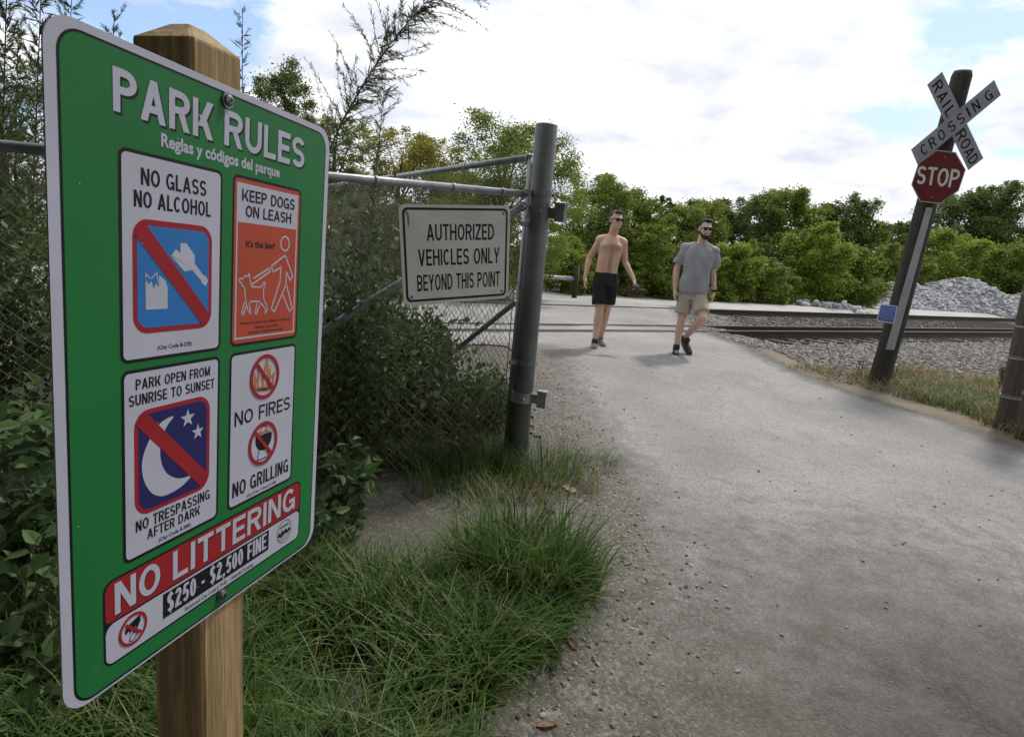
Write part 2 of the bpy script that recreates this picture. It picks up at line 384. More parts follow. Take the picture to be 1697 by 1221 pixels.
def ledge_x(x, y):
    ex = np.interp(y, LEDGE[:, 1], LEDGE[:, 0])
    return ex-np.asarray(x, float)           # >0: left of the road
def rd(x, y): return np.asarray(x)*RN[0]+np.asarray(y)*RN[1]
def a_gravel(x, y):
    d = rd(x, y); r = redge_x(x, y)
    g = 0.35+0.65*np.exp(-(ledge_x(x, y)/0.45)**2)+0.9*sstep(0.2, 0.8, r)*sstep(4.2, 5.5, d)
    return np.clip(g+fbm(x, y, 1.7, 9)*0.8, 0, 1)
def a_straw(x, y):
    d = rd(x, y); r = redge_x(x, y)
    s = np.exp(-((r-0.35)/0.4)**2)*(d < 6.3)*0.5 + sstep(17.6, 18.8, d+fbm(x, y, 0.5, 4)*3)*0.95
    return np.clip(s+fbm(x, y, 2.2, 5)*1.0*(s > 0.05), 0, 1)
def a_pale(x, y):
    d = rd(x, y)
    return sstep(11.9, 12.7, d)*(1-sstep(17.6, 18.8, d+fbm(x, y, 0.5, 4)*3))*np.clip(0.85+fbm(x, y, 0.4, 6), 0, 1)
xs = np.concatenate([np.linspace(-900, -40, 12), np.linspace(-34, -7, 22), np.linspace(-6, 9, 240), np.linspace(9.6, 40, 190), np.linspace(48, 900, 14)])
ys = np.concatenate([np.linspace(-300, -12, 8), np.linspace(-10, -0.5, 16), np.linspace(0, 14, 240), np.linspace(14.2, 45, 190), np.linspace(55, 1500, 16)])
ground = grid_sheet('ground', xs, ys, lambda x, y: ground_z(x, y), None, MT['ground'],
                    (('gravel', a_gravel), ('straw', a_straw), ('pale', a_pale)))
tag(ground, kind='structure')
def road_keep(x, y):
    d = rd(x, y)
    return (redge_x(x, y) < 0.12+0.15*fbm(x, y, 3, 2)) & (ledge_x(x, y) < 0.35+0.25*fbm(x, y, 3, 8)+3.2*sstep(6.4, 7.4, d)) & (d < 12.6+0.3*fbm(x, y, 2, 3)) & (y > -6)
def road_z(x, y):
    d = rd(x, y); r = redge_x(x, y)
    lift = 0.012*(1-sstep(-0.6, 0.1, r))+0.004
    cross = sstep(6.3, 7.6, d)*(1-sstep(11.8, 12.6, d))
    return np.maximum(ground_z(x, y)+lift, (gbase(x, y)+0.012)*cross+(-9)*(1-cross))
def a_edge(x, y):
    d = rd(x, y)
    e1 = np.exp(-np.clip(-redge_x(x, y), 0, 9)/0.22)
    soft = sstep(-1.0, 0.25, ledge_x(x, y))*(1-sstep(6.2, 7.2, d))
    near = 0.62*(1-sstep(2.0, 6.0, np.asarray(y)+0.1*np.asarray(x)))+0.35*(1-sstep(1.2, 3.0, np.asarray(y)))
    return np.clip(np.maximum(np.maximum(e1*0.9, soft), near), 0, 1)
road = grid_sheet('road', np.linspace(-4.5, 7.5, 230), np.linspace(-6, 16.5, 400), road_z, road_keep, MT['road'],
                  (('gravel', a_gravel), ('straw', lambda x, y: 0*x), ('pale', lambda x, y: 0*x), ('edge', a_edge)))
tag(road, kind='structure')

# ------------------------------------------------------------------ railway
def railpt(s, d, z): p = RU*s+RN*d; return (p[0], p[1], z)
prof = [(-0.07, 0.0), (-0.07, 0.012), (-0.012, 0.03), (-0.010, 0.11), (-0.036, 0.122), (-0.036, 0.15), (-0.028, 0.158), (0.028, 0.158), (0.036, 0.15), (0.036, 0.122), (0.010, 0.11), (0.012, 0.03), (0.07, 0.012), (0.07, 0.0)]
RLAB = ['dark steel rail nearest the walkers, running out past the leaning crossing post',
        'middle steel rail, close behind the nearest one and parallel to it',
        'far steel rail in front of the pale gravel lot and stone heaps']
for d, lb in zip(RAILS, RLAB):
    mb = MB(); V = []; K = len(prof)
    for s_ in (-40, 90):
        for a, z in prof: V.append(railpt(s_, d+a, -0.128+z))
    F = [(i, (i+1) % K, K+(i+1) % K, K+i) for i in range(K)]
    mb.add(V, F, 0); mb.m[6] = 1
    tag(mb.build('rail', [MT['rail'], MT['railtop']]), lb, 'rail', 'rails of the railway')
# flangeway grooves in the crossing
gr = MB()
SXD = lambda d: float(np.interp(d, REDGE @ RN, REDGE @ RU))
SX = SXD(8.0)
for d in (RAILS[0]+0.085, RAILS[1]-0.085, RAILS[2]-0.085, RAILS[0]-0.075, RAILS[2]+0.07):
    w_ = 0.05 if d in (RAILS[0]-0.075, RAILS[2]+0.07) else 0.035
    V = []; n = 60
    for i in range(n+1):
        s_ = -4+(SXD(d)+3.9)*i/n
        for q in (-1, 1):
            p = RU*s_+RN*(d+q*w_*(0.7+0.5*random.random())); V.append((p[0], p[1], float(road_z(p[0], p[1]))+0.005))
    gr.add(V, [(2*i, 2*i+2, 2*i+3, 2*i+1) for i in range(n)])
tag(gr.build('crossing_groove', MT['dark']), kind='structure')
for k in range(34):
    mb = MB(); s_ = SX+1.6+k*0.56
    c = RU*s_+RN*((RAILS[0]+RAILS[2])/2)
    M3 = [[RU[0], RN[0], 0], [RU[1], RN[1], 0], [0, 0, 1]]
    mb.box((c[0], c[1], -0.195), (0.11, 2.35, 0.075), 0, M3)
    tag(mb.build('railway_tie', MT['tie']), 'creosoted timber railway tie half buried in the ballast under the rails', 'railway tie', 'ties under the rails')

# ------------------------------------------------------------------ stones
ICO = None
def ico():
    global ICO
    if ICO is None:
        bm = bmesh.new(); bmesh.ops.create_icosphere(bm, subdivisions=1, radius=1)
        ICO = (np.array([v.co[:] for v in bm.verts]), np.array([[v.index for v in f.verts] for f in bm.faces])); bm.free()
    return ICO
def stones(name, P, size, mat, parent=None, flat=0.7, lift=0.15):
    V0, F0 = ico(); n = len(P); k = len(V0)
    j = 1+0.38*(rng.random((n, k, 1))-0.5)*1.4
    V = V0[None]*j
    sc = size[:, None]*np.stack([0.75+0.5*rng.random(n), 0.75+0.5*rng.random(n), flat*(0.7+0.6*rng.random(n))], -1)
    V = V*sc[:, None, :]
    a = rng.random(n)*2*pi; tl = (rng.random(n)-0.5)*1.0
    ca, sa, ct, st = np.cos(a), np.sin(a), np.cos(tl), np.sin(tl)
    y = V[..., 1]*ct[:, None]-V[..., 2]*st[:, None]; z = V[..., 1]*st[:, None]+V[..., 2]*ct[:, None]
    x = V[..., 0]*ca[:, None]-y*sa[:, None]; y = V[..., 0]*sa[:, None]+y*ca[:, None]
    V = np.stack([x, y, z], -1)+P[:, None, :]; V[..., 2] += (size*lift)[:, None]
    F = (F0[None]+(np.arange(n)*k)[:, None, None]).reshape(-1, 3)
    return npmesh(name, V.reshape(-1, 3), F, mat, parent=parent)
def scatter(n, x0, x1, y0, y1, dens):
    x = rng.uniform(x0, x1, n*6); y = rng.uniform(y0, y1, n*6)
    k = rng.random(n*6) < dens(x, y); x = x[k][:n]; y = y[k][:n]
    return np.stack([x, y, ground_z(x, y)], -1)
# ballast beside and between the rails
sb = rng.uniform(SX-1.5, SX+16, 42000); db = rng.uniform(3.9, 12.2, 42000)
pb = RU[None]*sb[:, None]+RN[None]*db[:, None]
kk = (rng.random(42000) < np.clip(np.where(sb < SX+7, 1, 0.75), 0, 1)*sstep(4.2, 5.6, db+0.7*fbm(pb[:, 0], pb[:, 1], 1, 5))) & (redge_x(pb[:, 0], pb[:, 1]) > 0.05+0.35*(db < 6.2))
pb = pb[kk]; zb = ground_z(pb[:, 0], pb[:, 1])
tag(stones('ballast', np.c_[pb, zb], rng.uniform(0.017, 0.042, len(pb)), MT['ballast']), kind='stuff')
def dens_g(x, y):
    l = ledge_x(x, y); return np.clip(np.exp(-((l-0.05)/0.38)**2)*0.9+0.025*(l < 0.9), 0, 1)*(redge_x(x, y) < 0.3)*(np.abs(x) < 1+y)
P = scatter(6000, -1.6, 4, 0.9, 7.0, dens_g); P[:, 2] = np.maximum(P[:, 2], np.where(road_keep(P[:, 0], P[:, 1]), road_z(P[:, 0], P[:, 1]), P[:, 2]))
sz = 0.0025+0.009*rng.random(len(P))**5
tag(stones('gravel', P, sz, MT['pebble'], lift=0.3), kind='stuff')

# ------------------------------------------------------------------ leaves, grass
def rot_frame(d):
    d = d/np.linalg.norm(d, axis=1, keepdims=True)
    a = rng.normal(size=d.shape); s_ = np.cross(d, a); s_ /= np.linalg.norm(s_, axis=1, keepdims=True)+1e-9
    return d, s_, np.cross(d, s_)
def leaf_arrays(P, D, L, Wd, fold=0.0):
    """rhombic leaves (fold=0: one quad) from base P along D"""
    d, s_, nrm = rot_frame(D); L = L[:, None]; Wd = Wd[:, None]
    a = P; b = P+d*L*0.42+s_*Wd*0.5+nrm*Wd*fold; c = P+d*L-nrm*L*0.12*(fold > 0); e = P+d*L*0.42-s_*Wd*0.5+nrm*Wd*fold
    V = np.stack([a, b, c, e], 1).reshape(-1, 3)
    if fold == 0:
        F = np.arange(len(V)).reshape(-1, 4)
    else:
        q = np.arange(len(P))[:, None]*4; F = np.concatenate([q+[[0, 1, 2]], q+[[0, 2, 3]]])
    return V, F
def leaf_arrays2(P, D, L, Wd):
    """broad pointed leaves: 6 outline points, folded along the midrib"""
    d, s_, nrm = rot_frame(D)
    flip = np.where(nrm[:, 2:3] < 0, -1, 1); nrm = nrm*flip
    L = L[:, None]; Wd = Wd[:, None]
    pts = [P, P+d*L*0.28+s_*Wd*0.5+nrm*Wd*0.12, P+d*L*0.62+s_*Wd*0.36+nrm*Wd*0.06, P+d*L-nrm*L*0.14,
           P+d*L*0.62-s_*Wd*0.36+nrm*Wd*0.06, P+d*L*0.28-s_*Wd*0.5+nrm*Wd*0.12, P+d*L*0.4-nrm*Wd*0.05, P+d*L*0.7-nrm*L*0.05]
    V = np.stack(pts, 1).reshape(-1, 3); q = np.arange(len(P))[:, None]*8
    F = np.concatenate([q+[[0, 1, 2, 6]], q+[[6, 2, 3, 7]], q+[[7, 3, 4, 6]], q+[[0, 6, 4, 5]]])
    return V, F
def grass(name, P, H, Wd, mat, lean=0.6, seg=4, parent=None, dirbias=None):
    n = len(P); a = rng.random(n)*2*pi
    ln = lean*(0.35+rng.random(n)*1.1)
    dx, dy = np.cos(a), np.sin(a)
    if dirbias is not None: dx = dx+dirbias[:, 0]; dy = dy+dirbias[:, 1]; q = np.hypot(dx, dy)+1e-6; dx /= q; dy /= q
    sx, sy = -dy, dx
    tw = rng.normal(size=n)*0.5; sx2 = sx*np.cos(tw)+dx*np.sin(tw); sy2 = sy*np.cos(tw)+dy*np.sin(tw)
    rows = []
    for i in range(seg+1):
        t = i/seg; off = H*ln*t**2.0; z = H*(t-0.38*ln*t**2.6)
        wv = Wd*(1-t**1.6)*0.5+0.0002
        c = np.stack([P[:, 0]+dx*off, P[:, 1]+dy*off, P[:, 2]-0.01+z], -1); s_ = np.stack([sx2*wv, sy2*wv, 0*wv], -1)
        rows += [c-s_, c+s_]
    V = np.stack(rows, 1).reshape(-1, 3); k = 2*(seg+1); q = np.arange(n)[:, None]*k
    F = np.concatenate([q+[[2*i, 2*i+1, 2*i+3, 2*i+2]] for i in range(seg)])
    return npmesh(name, V, F, mat, parent=parent, smooth=True)

# ------------------------------------------------------------------ lettering and flat graphics
FONTC = {}
def text_mesh(s, bold):
    k = (s, bold)
    if k not in FONTC:
        cu = bpy.data.curves.new('txt', 'FONT'); cu.body = s; cu.resolution_u = 4; cu.offset = bold; cu.fill_mode = 'BOTH'
        o = bpy.data.objects.new('txt', cu); me = o.to_mesh()
        V = np.array([v.co[:2] for v in me.vertices]); F = [tuple(p.vertices) for p in me.polygons]
        o.to_mesh_clear(); bpy.data.objects.remove(o); bpy.data.curves.remove(cu)
        lo, hi = V.min(0), V.max(0); FONTC[k] = ((V-lo)/(hi-lo), F)
    return FONTC[k]
def caps_glyph(c, w, t, tx):
    """block capital built from bars and arcs: list of polygons, height 1, width w, bar thickness t (horizontal) and tx (vertical)"""
    out_ = []
    R_c = lambda x0, y0, x1, y1: out_.append([(x0, y0), (x1, y0), (x1, y1), (x0, y1)])
    def D(xa, ya_, xb_, yb_, ww): out_.append([(xa, ya_), (xa+ww, ya_), (xb_+ww, yb_), (xb_, yb_)])
    def A(cx, cy, rx, ry, a0, a1, n=14):
        for i in range(n):
            p, q = RAD(a0+(a1-a0)*i/n), RAD(a0+(a1-a0)*(i+1)/n); P_ = []
            for a_, k in ((p, 1), (q, 1), (q, 0), (p, 0)):
                P_.append((cx+(rx-(0 if k else tx))*cos(a_), cy+(ry-(0 if k else t))*sin(a_)))
            out_.append(P_)
    V_ = lambda x, y0=0, y1=1: R_c(x, y0, x+tx, y1)
    H_ = lambda y, x0=0, x1=None: R_c(x0, y, w if x1 is None else x1, y+t)
    def bowl(y0, y1, x0=None):
        ry = (y1-y0)/2; rx = min(w*0.55, ry*1.1*tx/t); xs_ = w-rx; H_(y0, tx, xs_); H_(y1-t, tx, xs_); A(xs_, (y0+y1)/2, rx, ry, -90, 90)
    if c == 'A': D(0, 0, w/2-tx*0.52, 1, tx*1.05); D(w-tx*1.05, 0, w/2-tx*0.52, 1, tx*1.05); R_c(w*0.25, 0.22, w*0.75, 0.22+t)
    elif c == 'B': V_(0); bowl(0, 0.5+t/2); bowl(0.5-t/2, 1)
    elif c == 'C': A(w/2, 0.5, w/2, 0.5, 42, 318, 26)
    elif c == 'D': V_(0); rx = w*0.62; H_(0, tx, w-rx); H_(1-t, tx, w-rx); A(w-rx, 0.5, rx, 0.5, -90, 90, 20)
    elif c == 'E': V_(0); H_(0, tx); H_(1-t, tx); H_(0.5-t/2, tx, w*0.92)
    elif c == 'F': V_(0); H_(1-t, tx); H_(0.47-t/2, tx, w*0.9)
    elif c == 'G': A(w/2, 0.5, w/2, 0.5, 42, 325, 26); H_(0.5-t*0.9, w*0.52, w); R_c(w-tx*0.85, 0.0, w, 0.5-t*0.9)
    elif c == 'H': V_(0); V_(w-tx); H_(0.52-t/2, tx, w-tx)
    elif c == 'I': V_(0)
    elif c == 'K': V_(0); D(tx*0.9, 0.30, w-tx*1.15, 1, tx*1.2); D(w-tx*1.15, 0, w*0.30, 0.60, tx*1.2)
    elif c == 'L': V_(0); H_(0, tx)
    elif c == 'M': V_(0); V_(w-tx); D(w/2-tx*0.45, 0, tx*0.2, 1, tx*0.9); D(w/2-tx*0.45, 0, w-tx*1.1, 1, tx*0.9)
    elif c == 'N': V_(0); V_(w-tx); D(w-tx*1.1, 0, 0, 1, tx*1.1)
    elif c in 'O0': A(w/2, 0.5, w/2, 0.5, 0, 360, 36)
    elif c == 'P': V_(0); bowl(0.42, 1)
    elif c == 'R': V_(0); bowl(0.42, 1); D(w-tx*1.12, 0, w*0.42, 0.46, tx*1.12)
    elif c in 'S$': ry = (1+t)/4; A(w/2, 1-ry, w/2, ry, 25, 270, 20); A(w/2, ry, w/2, ry, -155, 90, 20)
    elif c == 'T': H_(1-t); V_(w/2-tx/2, 0, 1-t)
    elif c == 'U': r = w/2; ry = min(0.42, 0.36+t*0.2); V_(0, ry); V_(w-tx, ry); A(w/2, ry, r, ry, 180, 360, 20)
    elif c == 'V': D(w/2-tx*0.52, 0, 0, 1, tx*1.05); D(w/2-tx*0.52, 0, w-tx*1.05, 1, tx*1.05)
    elif c == 'Y': V_(w/2-tx/2, 0, 0.42); D(w/2-tx*0.5, 0.40, 0, 1, tx*1.05); D(w/2-tx*0.5, 0.40, w-tx*1.05, 1, tx*1.05)
    elif c == 'Z': H_(0); H_(1-t); D(0, t*0.9, w-tx*1.2, 1-t*0.9, tx*1.2)
    elif c == '-': H_(0.36)
    elif c == ',': R_c(0, 0, tx, t); D(-tx*0.3, -0.17, tx*0.35, 0.02, tx*0.6)
    elif c == '2': A(w/2, 0.70, w/2, 0.30, -20, 165, 18); D(0, t*0.9, w-tx*1.45, 0.62, tx*1.3); H_(0)
    elif c == '5': H_(1-t, tx*0.6); D(0, 0.45, tx*0.4, 1-t*0.3, tx); A(w/2, 0.33, w/2, 0.33, -150, 140, 22)
    if c == '$': R_c(w/2-tx*0.22, -0.1, w/2+tx*0.22, 1.1)
    return out_
GW = dict(A=.72, B=.64, C=.66, D=.66, E=.56, F=.52, G=.70, H=.66, K=.70, L=.52, M=.80, N=.66, O=.72, P=.62, R=.66, S=.62, T=.60, U=.66, V=.68, Y=.68, Z=.60)
GW.update({'0': .54, '2': .54, '5': .54, '$': .54, '-': .30})
class Flat:
    """flat artwork on a plate: u to the right, v down, layers stacked along the plate's normal"""
    def __init__(s, o, ur, vd, nrm, unit, z0=0.0, dz=0.00022):
        s.o = np.array(o, float); s.u = np.array(ur, float); s.vv = np.array(vd, float); s.n = np.array(nrm, float)
        s.k = unit; s.z0 = z0; s.dz = dz; s.mb = MB(); s.mats = []
    def mi(s, m):
        if m not in s.mats: s.mats.append(m)
        return s.mats.index(m)
    def pts(s, P, lay): return [s.o+s.u*(p[0]*s.k)+s.vv*(p[1]*s.k)+s.n*(s.z0+lay*s.dz) for p in P]
    def poly(s, P, m, lay):
        P = list(P); A = sum(P[i][0]*P[(i+1) % len(P)][1]-P[(i+1) % len(P)][0]*P[i][1] for i in range(len(P)))
        if A > 0: P = P[::-1]
        s.mb.add(s.pts(P, lay), [tuple(range(len(P)))], s.mi(m)); return s
    @staticmethod
    def rr(u0, v0, u1, v1, r, n=7):
        r4 = r if isinstance(r, (tuple, list)) else (r,)*4; P = []
        for (cx, cy, a0, rr) in ((u1-r4[1], v0+r4[1], -90, r4[1]), (u1-r4[2], v1-r4[2], 0, r4[2]), (u0+r4[3], v1-r4[3], 90, r4[3]), (u0+r4[0], v0+r4[0], 180, r4[0])):
            for i in range(n+1):
                a = RAD(a0+90*i/n); P.append((cx+rr*cos(a), cy+rr*sin(a)))
        return P
    @staticmethod
    def circ(cx, cy, r, n=36): return [(cx+r*cos(2*pi*i/n), cy+r*sin(2*pi*i/n)) for i in range(n)]
    def ring(s, cx, cy, r0, r1, m, lay, n=40):
        A = s.circ(cx, cy, r1, n); B = s.circ(cx, cy, r0, n); V = s.pts(A+B, lay)
        s.mb.add(V, [((i+1) % n, i, n+i, n+(i+1) % n) for i in range(n)], s.mi(m)); return s
    def line(s, P, w, m, lay, closed=False):
        P = [np.array(p, float) for p in P]
        if closed: P = P+[P[0]]
        for a, b in zip(P[:-1], P[1:]):
            t = (b-a)/(np.linalg.norm(b-a)+1e-9); q = np.array([-t[1], t[0]])*w/2; e = t*w*0.35
            s.poly([a-e+q, b+e+q, b+e-q, a-e-q], m, lay)
        return s
    def text(s, t, u0, v0, u1, v1, m, lay, bold=0.0):
        if bold >= 0.1:                       # block capitals
            th = bold; gap = 0.095; asp = 1.0
            for _ in range(3):                # keep upright bars as thick as asked after the text is fitted to its box
                tx = th/asp*1.12; wid = [GW.get(c, tx if c in 'I,' else 0.30) for c in t]
                tot = sum(wid)+gap*(len(t)-1); asp = (u1-u0)/(v1-v0)/tot if len(t) > 1 or t != 'I' else 1.0
                asp = asp if type(s) is Flat else 1.0
            tx = th/asp*1.12; wid = [GW.get(c, tx if c in 'I,' else 0.30) for c in t]; tot = sum(wid)+gap*(len(t)-1); x = 0.0; k = 0
            for c, w_ in zip(t, wid):
                for P_ in (caps_glyph(c, w_, th, tx) if c != ' ' else []):
                    s.poly([(u0+(x+p[0])/tot*(u1-u0), v1-p[1]*(v1-v0)) for p in P_], m, lay+0.02*(k % 7)); k += 1
                x += w_+gap
            return s
        V, F = text_mesh(t, bold)
        P = [(u0+p[0]*(u1-u0), v1-p[1]*(v1-v0)) for p in V]
        s.mb.add(s.pts(P, lay), F, s.mi(m)); return s
    def build(s, name, parent): return s.mb.build(name, [MT[m] for m in s.mats], parent)

def plate(name, P3, nrm, th, mats, parent):
    """solid plate from an outline of 3D points, thickness th behind the face"""
    mb = MB(); n = len(P3); B = [np.array(p)-np.array(nrm)*th for p in P3]
    mb.add(list(P3)+B, [tuple(range(n))[::-1], tuple(range(n, 2*n))], 0)
    mb.add(list(P3)+B, [(i, (i+1) % n, n+(i+1) % n, n+i) for i in range(n)], 1)
    return mb.build(name, mats, parent)

# ------------------------------------------------------------------ park rules sign on its wooden post
IN = 0.0254
DZ = CAM_H-1.42
so_ = np.array([-0.5665, 0.7492, 1.6423+DZ])
ya, ti, ro = 1.3302, 0.0, 0.0356
r_ = np.array([cos(ya), sin(ya), 0]); nn_ = np.array([sin(ya), -cos(ya), 0]); dn = np.array([0, 0, -1.0])
d2 = cos(ti)*dn+sin(ti)*nn_; su = cos(ro)*r_+sin(ro)*d2; sv = -sin(ro)*r_+cos(ro)*d2; sn = np.cross(sv, su); sn = sn/np.linalg.norm(sn)
if sn @ nn_ < 0: sn = -sn
ctr = so_+su*12*IN+sv*18*IN
PS = 0.112
post_c = ctr+su*0.012-nn_*0.0*PS
pu = np.array([cos(ya), sin(ya)])
px_, py_ = (so_+su*11.95*IN+sv*18*IN)[:2]-nn_[:2]*(PS/2+0.004)
gzp = gz(px_, py_)
park = thing('park_rules_sign', 'green and white park rules sign bolted to a square wooden post', 'sign', (px_, py_, gzp))
inv = lambda p: np.array(p)-np.array([px_, py_, gzp])
mb = MB(); hs_ = PS/2; top = at(313, 64, py_-PS/2*nn_[1]*-1-PS/2*r_[1])[2]-gzp; M3 = [[r_[0], nn_[0], 0], [r_[1], nn_[1], 0], [0, 0, 1]]
b = 0.006; oc = [(-hs_+b, -hs_), (hs_-b, -hs_), (hs_, -hs_+b), (hs_, hs_-b), (hs_-b, hs_), (-hs_+b, hs_), (-hs_, hs_-b), (-hs_, -hs_+b)]
V = []
for z, k in ((-0.3, 1), (top, 1), (top+0.004, 0.985), (top+0.033, 0.32)):
    for p in oc:
        q = np.array(M3) @ np.array([p[0]*k, p[1]*k, 0]); V.append((q[0], q[1], z))
F = [(i*8+k, i*8+(k+1) % 8, (i+1)*8+(k+1) % 8, (i+1)*8+k) for i in range(3) for k in range(8)]+[tuple(range(24, 32))]
mb.add(V, F)
mb.build('wooden_post', MT['pine'], park)
fp = Flat(inv(so_), su, sv, sn, IN)
pl = plate('sign_panel', fp.pts(Flat.rr(0, 0, 24, 36, 1.5), 0), sn, 0.0025, [MT['white'], MT['alu']], park)
def art(): return Flat(inv(so_), su, sv, sn, IN)
a = art()
a.poly(Flat.rr(0.62, 0.42, 23.46, 35.86, 1.25), 'black', 1).poly(Flat.rr(0.76, 0.56, 23.32, 35.72, 1.12), 'green', 2)
for k in range(18):
    u, v = rng.uniform(0.8, 23.2), rng.uniform(0.6, 35.6); r = rng.uniform(0.012, 0.03); q = rng.uniform(0, 3)
    a.poly([(u+r*(1+rng.random())*cos(t+q), v+r*1.6*sin(t+q)) for t in (0, 1.3, 2.4, 3.6, 5.0)], 'white', 9)
a.build('green_field', pl)
a = art()
for t, u0, u1 in (('PARK', 3.55, 10.62), ('RULES', 11.64, 20.46)):
    a.text(t, u0+0.13, 1.45+0.13, u1+0.13, 3.62+0.13, 'black', 3, 0.178).text(t, u0, 1.45, u1, 3.62, 'white', 4, 0.178)
a.text('Reglas y códigos del parque', 6.61, 4.02, 17.43, 4.98, 'white', 4, 0.030)
a.build('heading_lettering', pl)
def panel(a, u0, v0, u1, v1):
    a.poly(Flat.rr(u0, v0, u1, v1, 0.5), 'black', 3).poly(Flat.rr(u0+0.2, v0+0.2, u1-0.2, v1-0.2, 0.32), 'white', 4)
a = art(); panel(a, 3.80, 5.28, 11.56, 16.88)
a.text('NO GLASS', 5.22, 6.13, 10.11, 7.05, 'black', 5, 0.155).text('NO ALCOHOL', 4.75, 7.36, 10.52, 8.26, 'black', 5, 0.155)
a.poly(Flat.rr(4.64, 8.86, 10.65, 15.28, 1.0), 'red', 5).poly(Flat.rr(4.92, 9.20, 10.37, 14.96, 0.75), 'blue', 6)
a.poly([(7.18, 10.72), (7.31, 10.83), (7.65, 10.40), (8.02, 10.62), (8.02, 10.04), (8.47, 10.0), (9.14, 10.67), (9.19, 11.24), (9.43, 11.46), (9.91, 11.94), (10.07, 11.93), (10.33, 12.24), (10.12, 12.60), (9.75, 12.39), (9.72, 12.25), (8.96, 11.61), (8.35, 11.70)], 'white', 7)
a.poly([(5.46, 12.0), (5.58, 12.35), (5.70, 12.49), (5.86, 12.28), (6.04, 12.74), (6.18, 12.41), (6.39, 12.65), (6.44, 11.95), (6.95, 12.32), (6.95, 12.53), (7.05, 12.56), (7.05, 13.92), (5.49, 13.91)], 'white', 7)
a.line([(5.46, 11.84), (5.84, 12.17), (6.26, 11.81), (6.36, 12.4)], 0.07, 'white', 7).line([(5.48, 11.84), (5.49, 12.3)], 0.07, 'white', 7)
a.poly([(4.80, 9.75), (5.45, 9.05), (10.48, 14.40), (9.85, 15.05)], 'red', 8)
a.text('(City Code 8-270)', 6.32, 16.06, 8.97, 16.38, 'black', 5, 0.019)
a.build('glass_and_alcohol_notice', pl)
a = art(); a.poly(Flat.rr(12.52, 5.24, 20.26, 16.82, 0.5), 'black', 3).poly(Flat.rr(12.68, 5.44, 20.06, 16.62, 0.35), 'orange', 4)
a.poly([(12.90, 5.72), (19.82, 5.72), (19.82, 16.34), (12.90, 16.34)], 'white', 5).poly([(13.05, 8.30), (19.67, 8.30), (19.67, 16.19), (13.05, 16.19)], 'orange', 6)
a.text('KEEP DOGS', 13.40, 6.08, 19.37, 6.87, 'black', 7, 0.155).text('ON LEASH', 13.79, 7.13, 18.98, 7.90, 'black', 7, 0.155)
a.text("It's the law!", 13.85, 9.43, 17.05, 9.95, 'black', 7, 0.023)
a.ring(18.30, 9.45, 0.46, 0.59, 'white', 7, 28)
W_ = 0.125
a.line([(16.73, 11.16), (18.37, 10.32), (19.40, 11.86), (19.07, 12.23), (18.59, 11.57), (18.54, 12.60), (17.23, 14.58), (16.84, 14.33), (17.81, 12.31), (17.87, 11.2)], W_, 'white', 7)
a.line([(16.73, 11.16), (16.92, 11.60), (17.7, 11.30)], W_, 'white', 7)
a.line([(18.68, 12.66), (19.49, 14.41), (19.13, 14.62), (18.27, 13.39)], W_, 'white', 7)
a.line([(14.78, 12.07), (16.50, 11.34), (16.60, 11.57), (14.64, 12.49)], W_, 'white', 7)
a.line([(13.26, 12.10), (13.63, 12.12), (13.82, 11.92), (14.12, 11.95), (14.28, 11.75), (14.36, 12.19), (14.59, 12.69), (15.64, 12.70), (15.90, 12.34), (16.08, 12.39), (15.88, 12.91), (15.94, 13.60), (16.32, 14.08), (16.37, 14.43), (16.16, 14.64), (16.11, 14.25), (15.41, 13.73), (14.45, 13.72), (14.34, 13.92), (14.56, 14.60), (14.25, 14.4), (13.94, 13.57), (13.80, 12.69), (13.51, 12.56), (13.50, 12.37), (13.29, 12.35)], 0.11, 'white', 7, True)
a.line([(13.84, 13.75), (13.55, 14.56), (13.75, 14.63), (14.04, 14.02)], 0.11, 'white', 7).line([(15.20, 13.90), (14.99, 14.56), (15.13, 14.66), (15.45, 14.06)], 0.11, 'white', 7)
a.text('Richmond Code of Laws, Chapter 4, Article III,', 13.49, 15.12, 19.22, 15.38, 'redbrown', 7, 0.023)
a.text('Division 4, Sec. 4-242', 15.02, 15.50, 17.71, 15.74, 'redbrown', 7, 0.023).text('Restraint or confinement of dogs', 14.34, 15.84, 18.33, 16.08, 'redbrown', 7, 0.023)
a.build('dog_leash_notice', pl)
a = art(); panel(a, 3.82, 17.28, 11.55, 28.82)
a.text('PARK OPEN FROM', 4.77, 17.86, 10.61, 18.49, 'black', 5, 0.155).text('SUNRISE TO SUNSET', 4.30, 18.75, 11.03, 19.40, 'black', 5, 0.155)
a.poly(Flat.rr(4.64, 19.76, 10.64, 26.22, 1.05), 'red', 5).poly(Flat.rr(4.93, 20.04, 10.36, 25.96, 0.8), 'navy', 6)
mo = [(7.71, 20.51), (6.55, 20.70), (5.75, 21.5), (5.25, 22.4), (5.10, 23.2), (5.3, 24.2), (5.85, 25.1), (6.6, 25.52), (7.3, 25.55), (8.2, 25.4), (8.8, 25.1), (9.15, 24.85), (8.4, 24.9), (7.7, 24.7), (7.0, 24.2), (6.6, 23.5), (6.45, 22.7), (6.55, 21.9), (6.95, 21.1)]
for _ in range(3):
    mo = [q for k in range(len(mo)) for q in ((0.78*mo[k][0]+0.22*mo[(k+1) % len(mo)][0], 0.78*mo[k][1]+0.22*mo[(k+1) % len(mo)][1]), (0.22*mo[k][0]+0.78*mo[(k+1) % len(mo)][0], 0.22*mo[k][1]+0.78*mo[(k+1) % len(mo)][1]))]
a.poly(mo, 'white', 7)
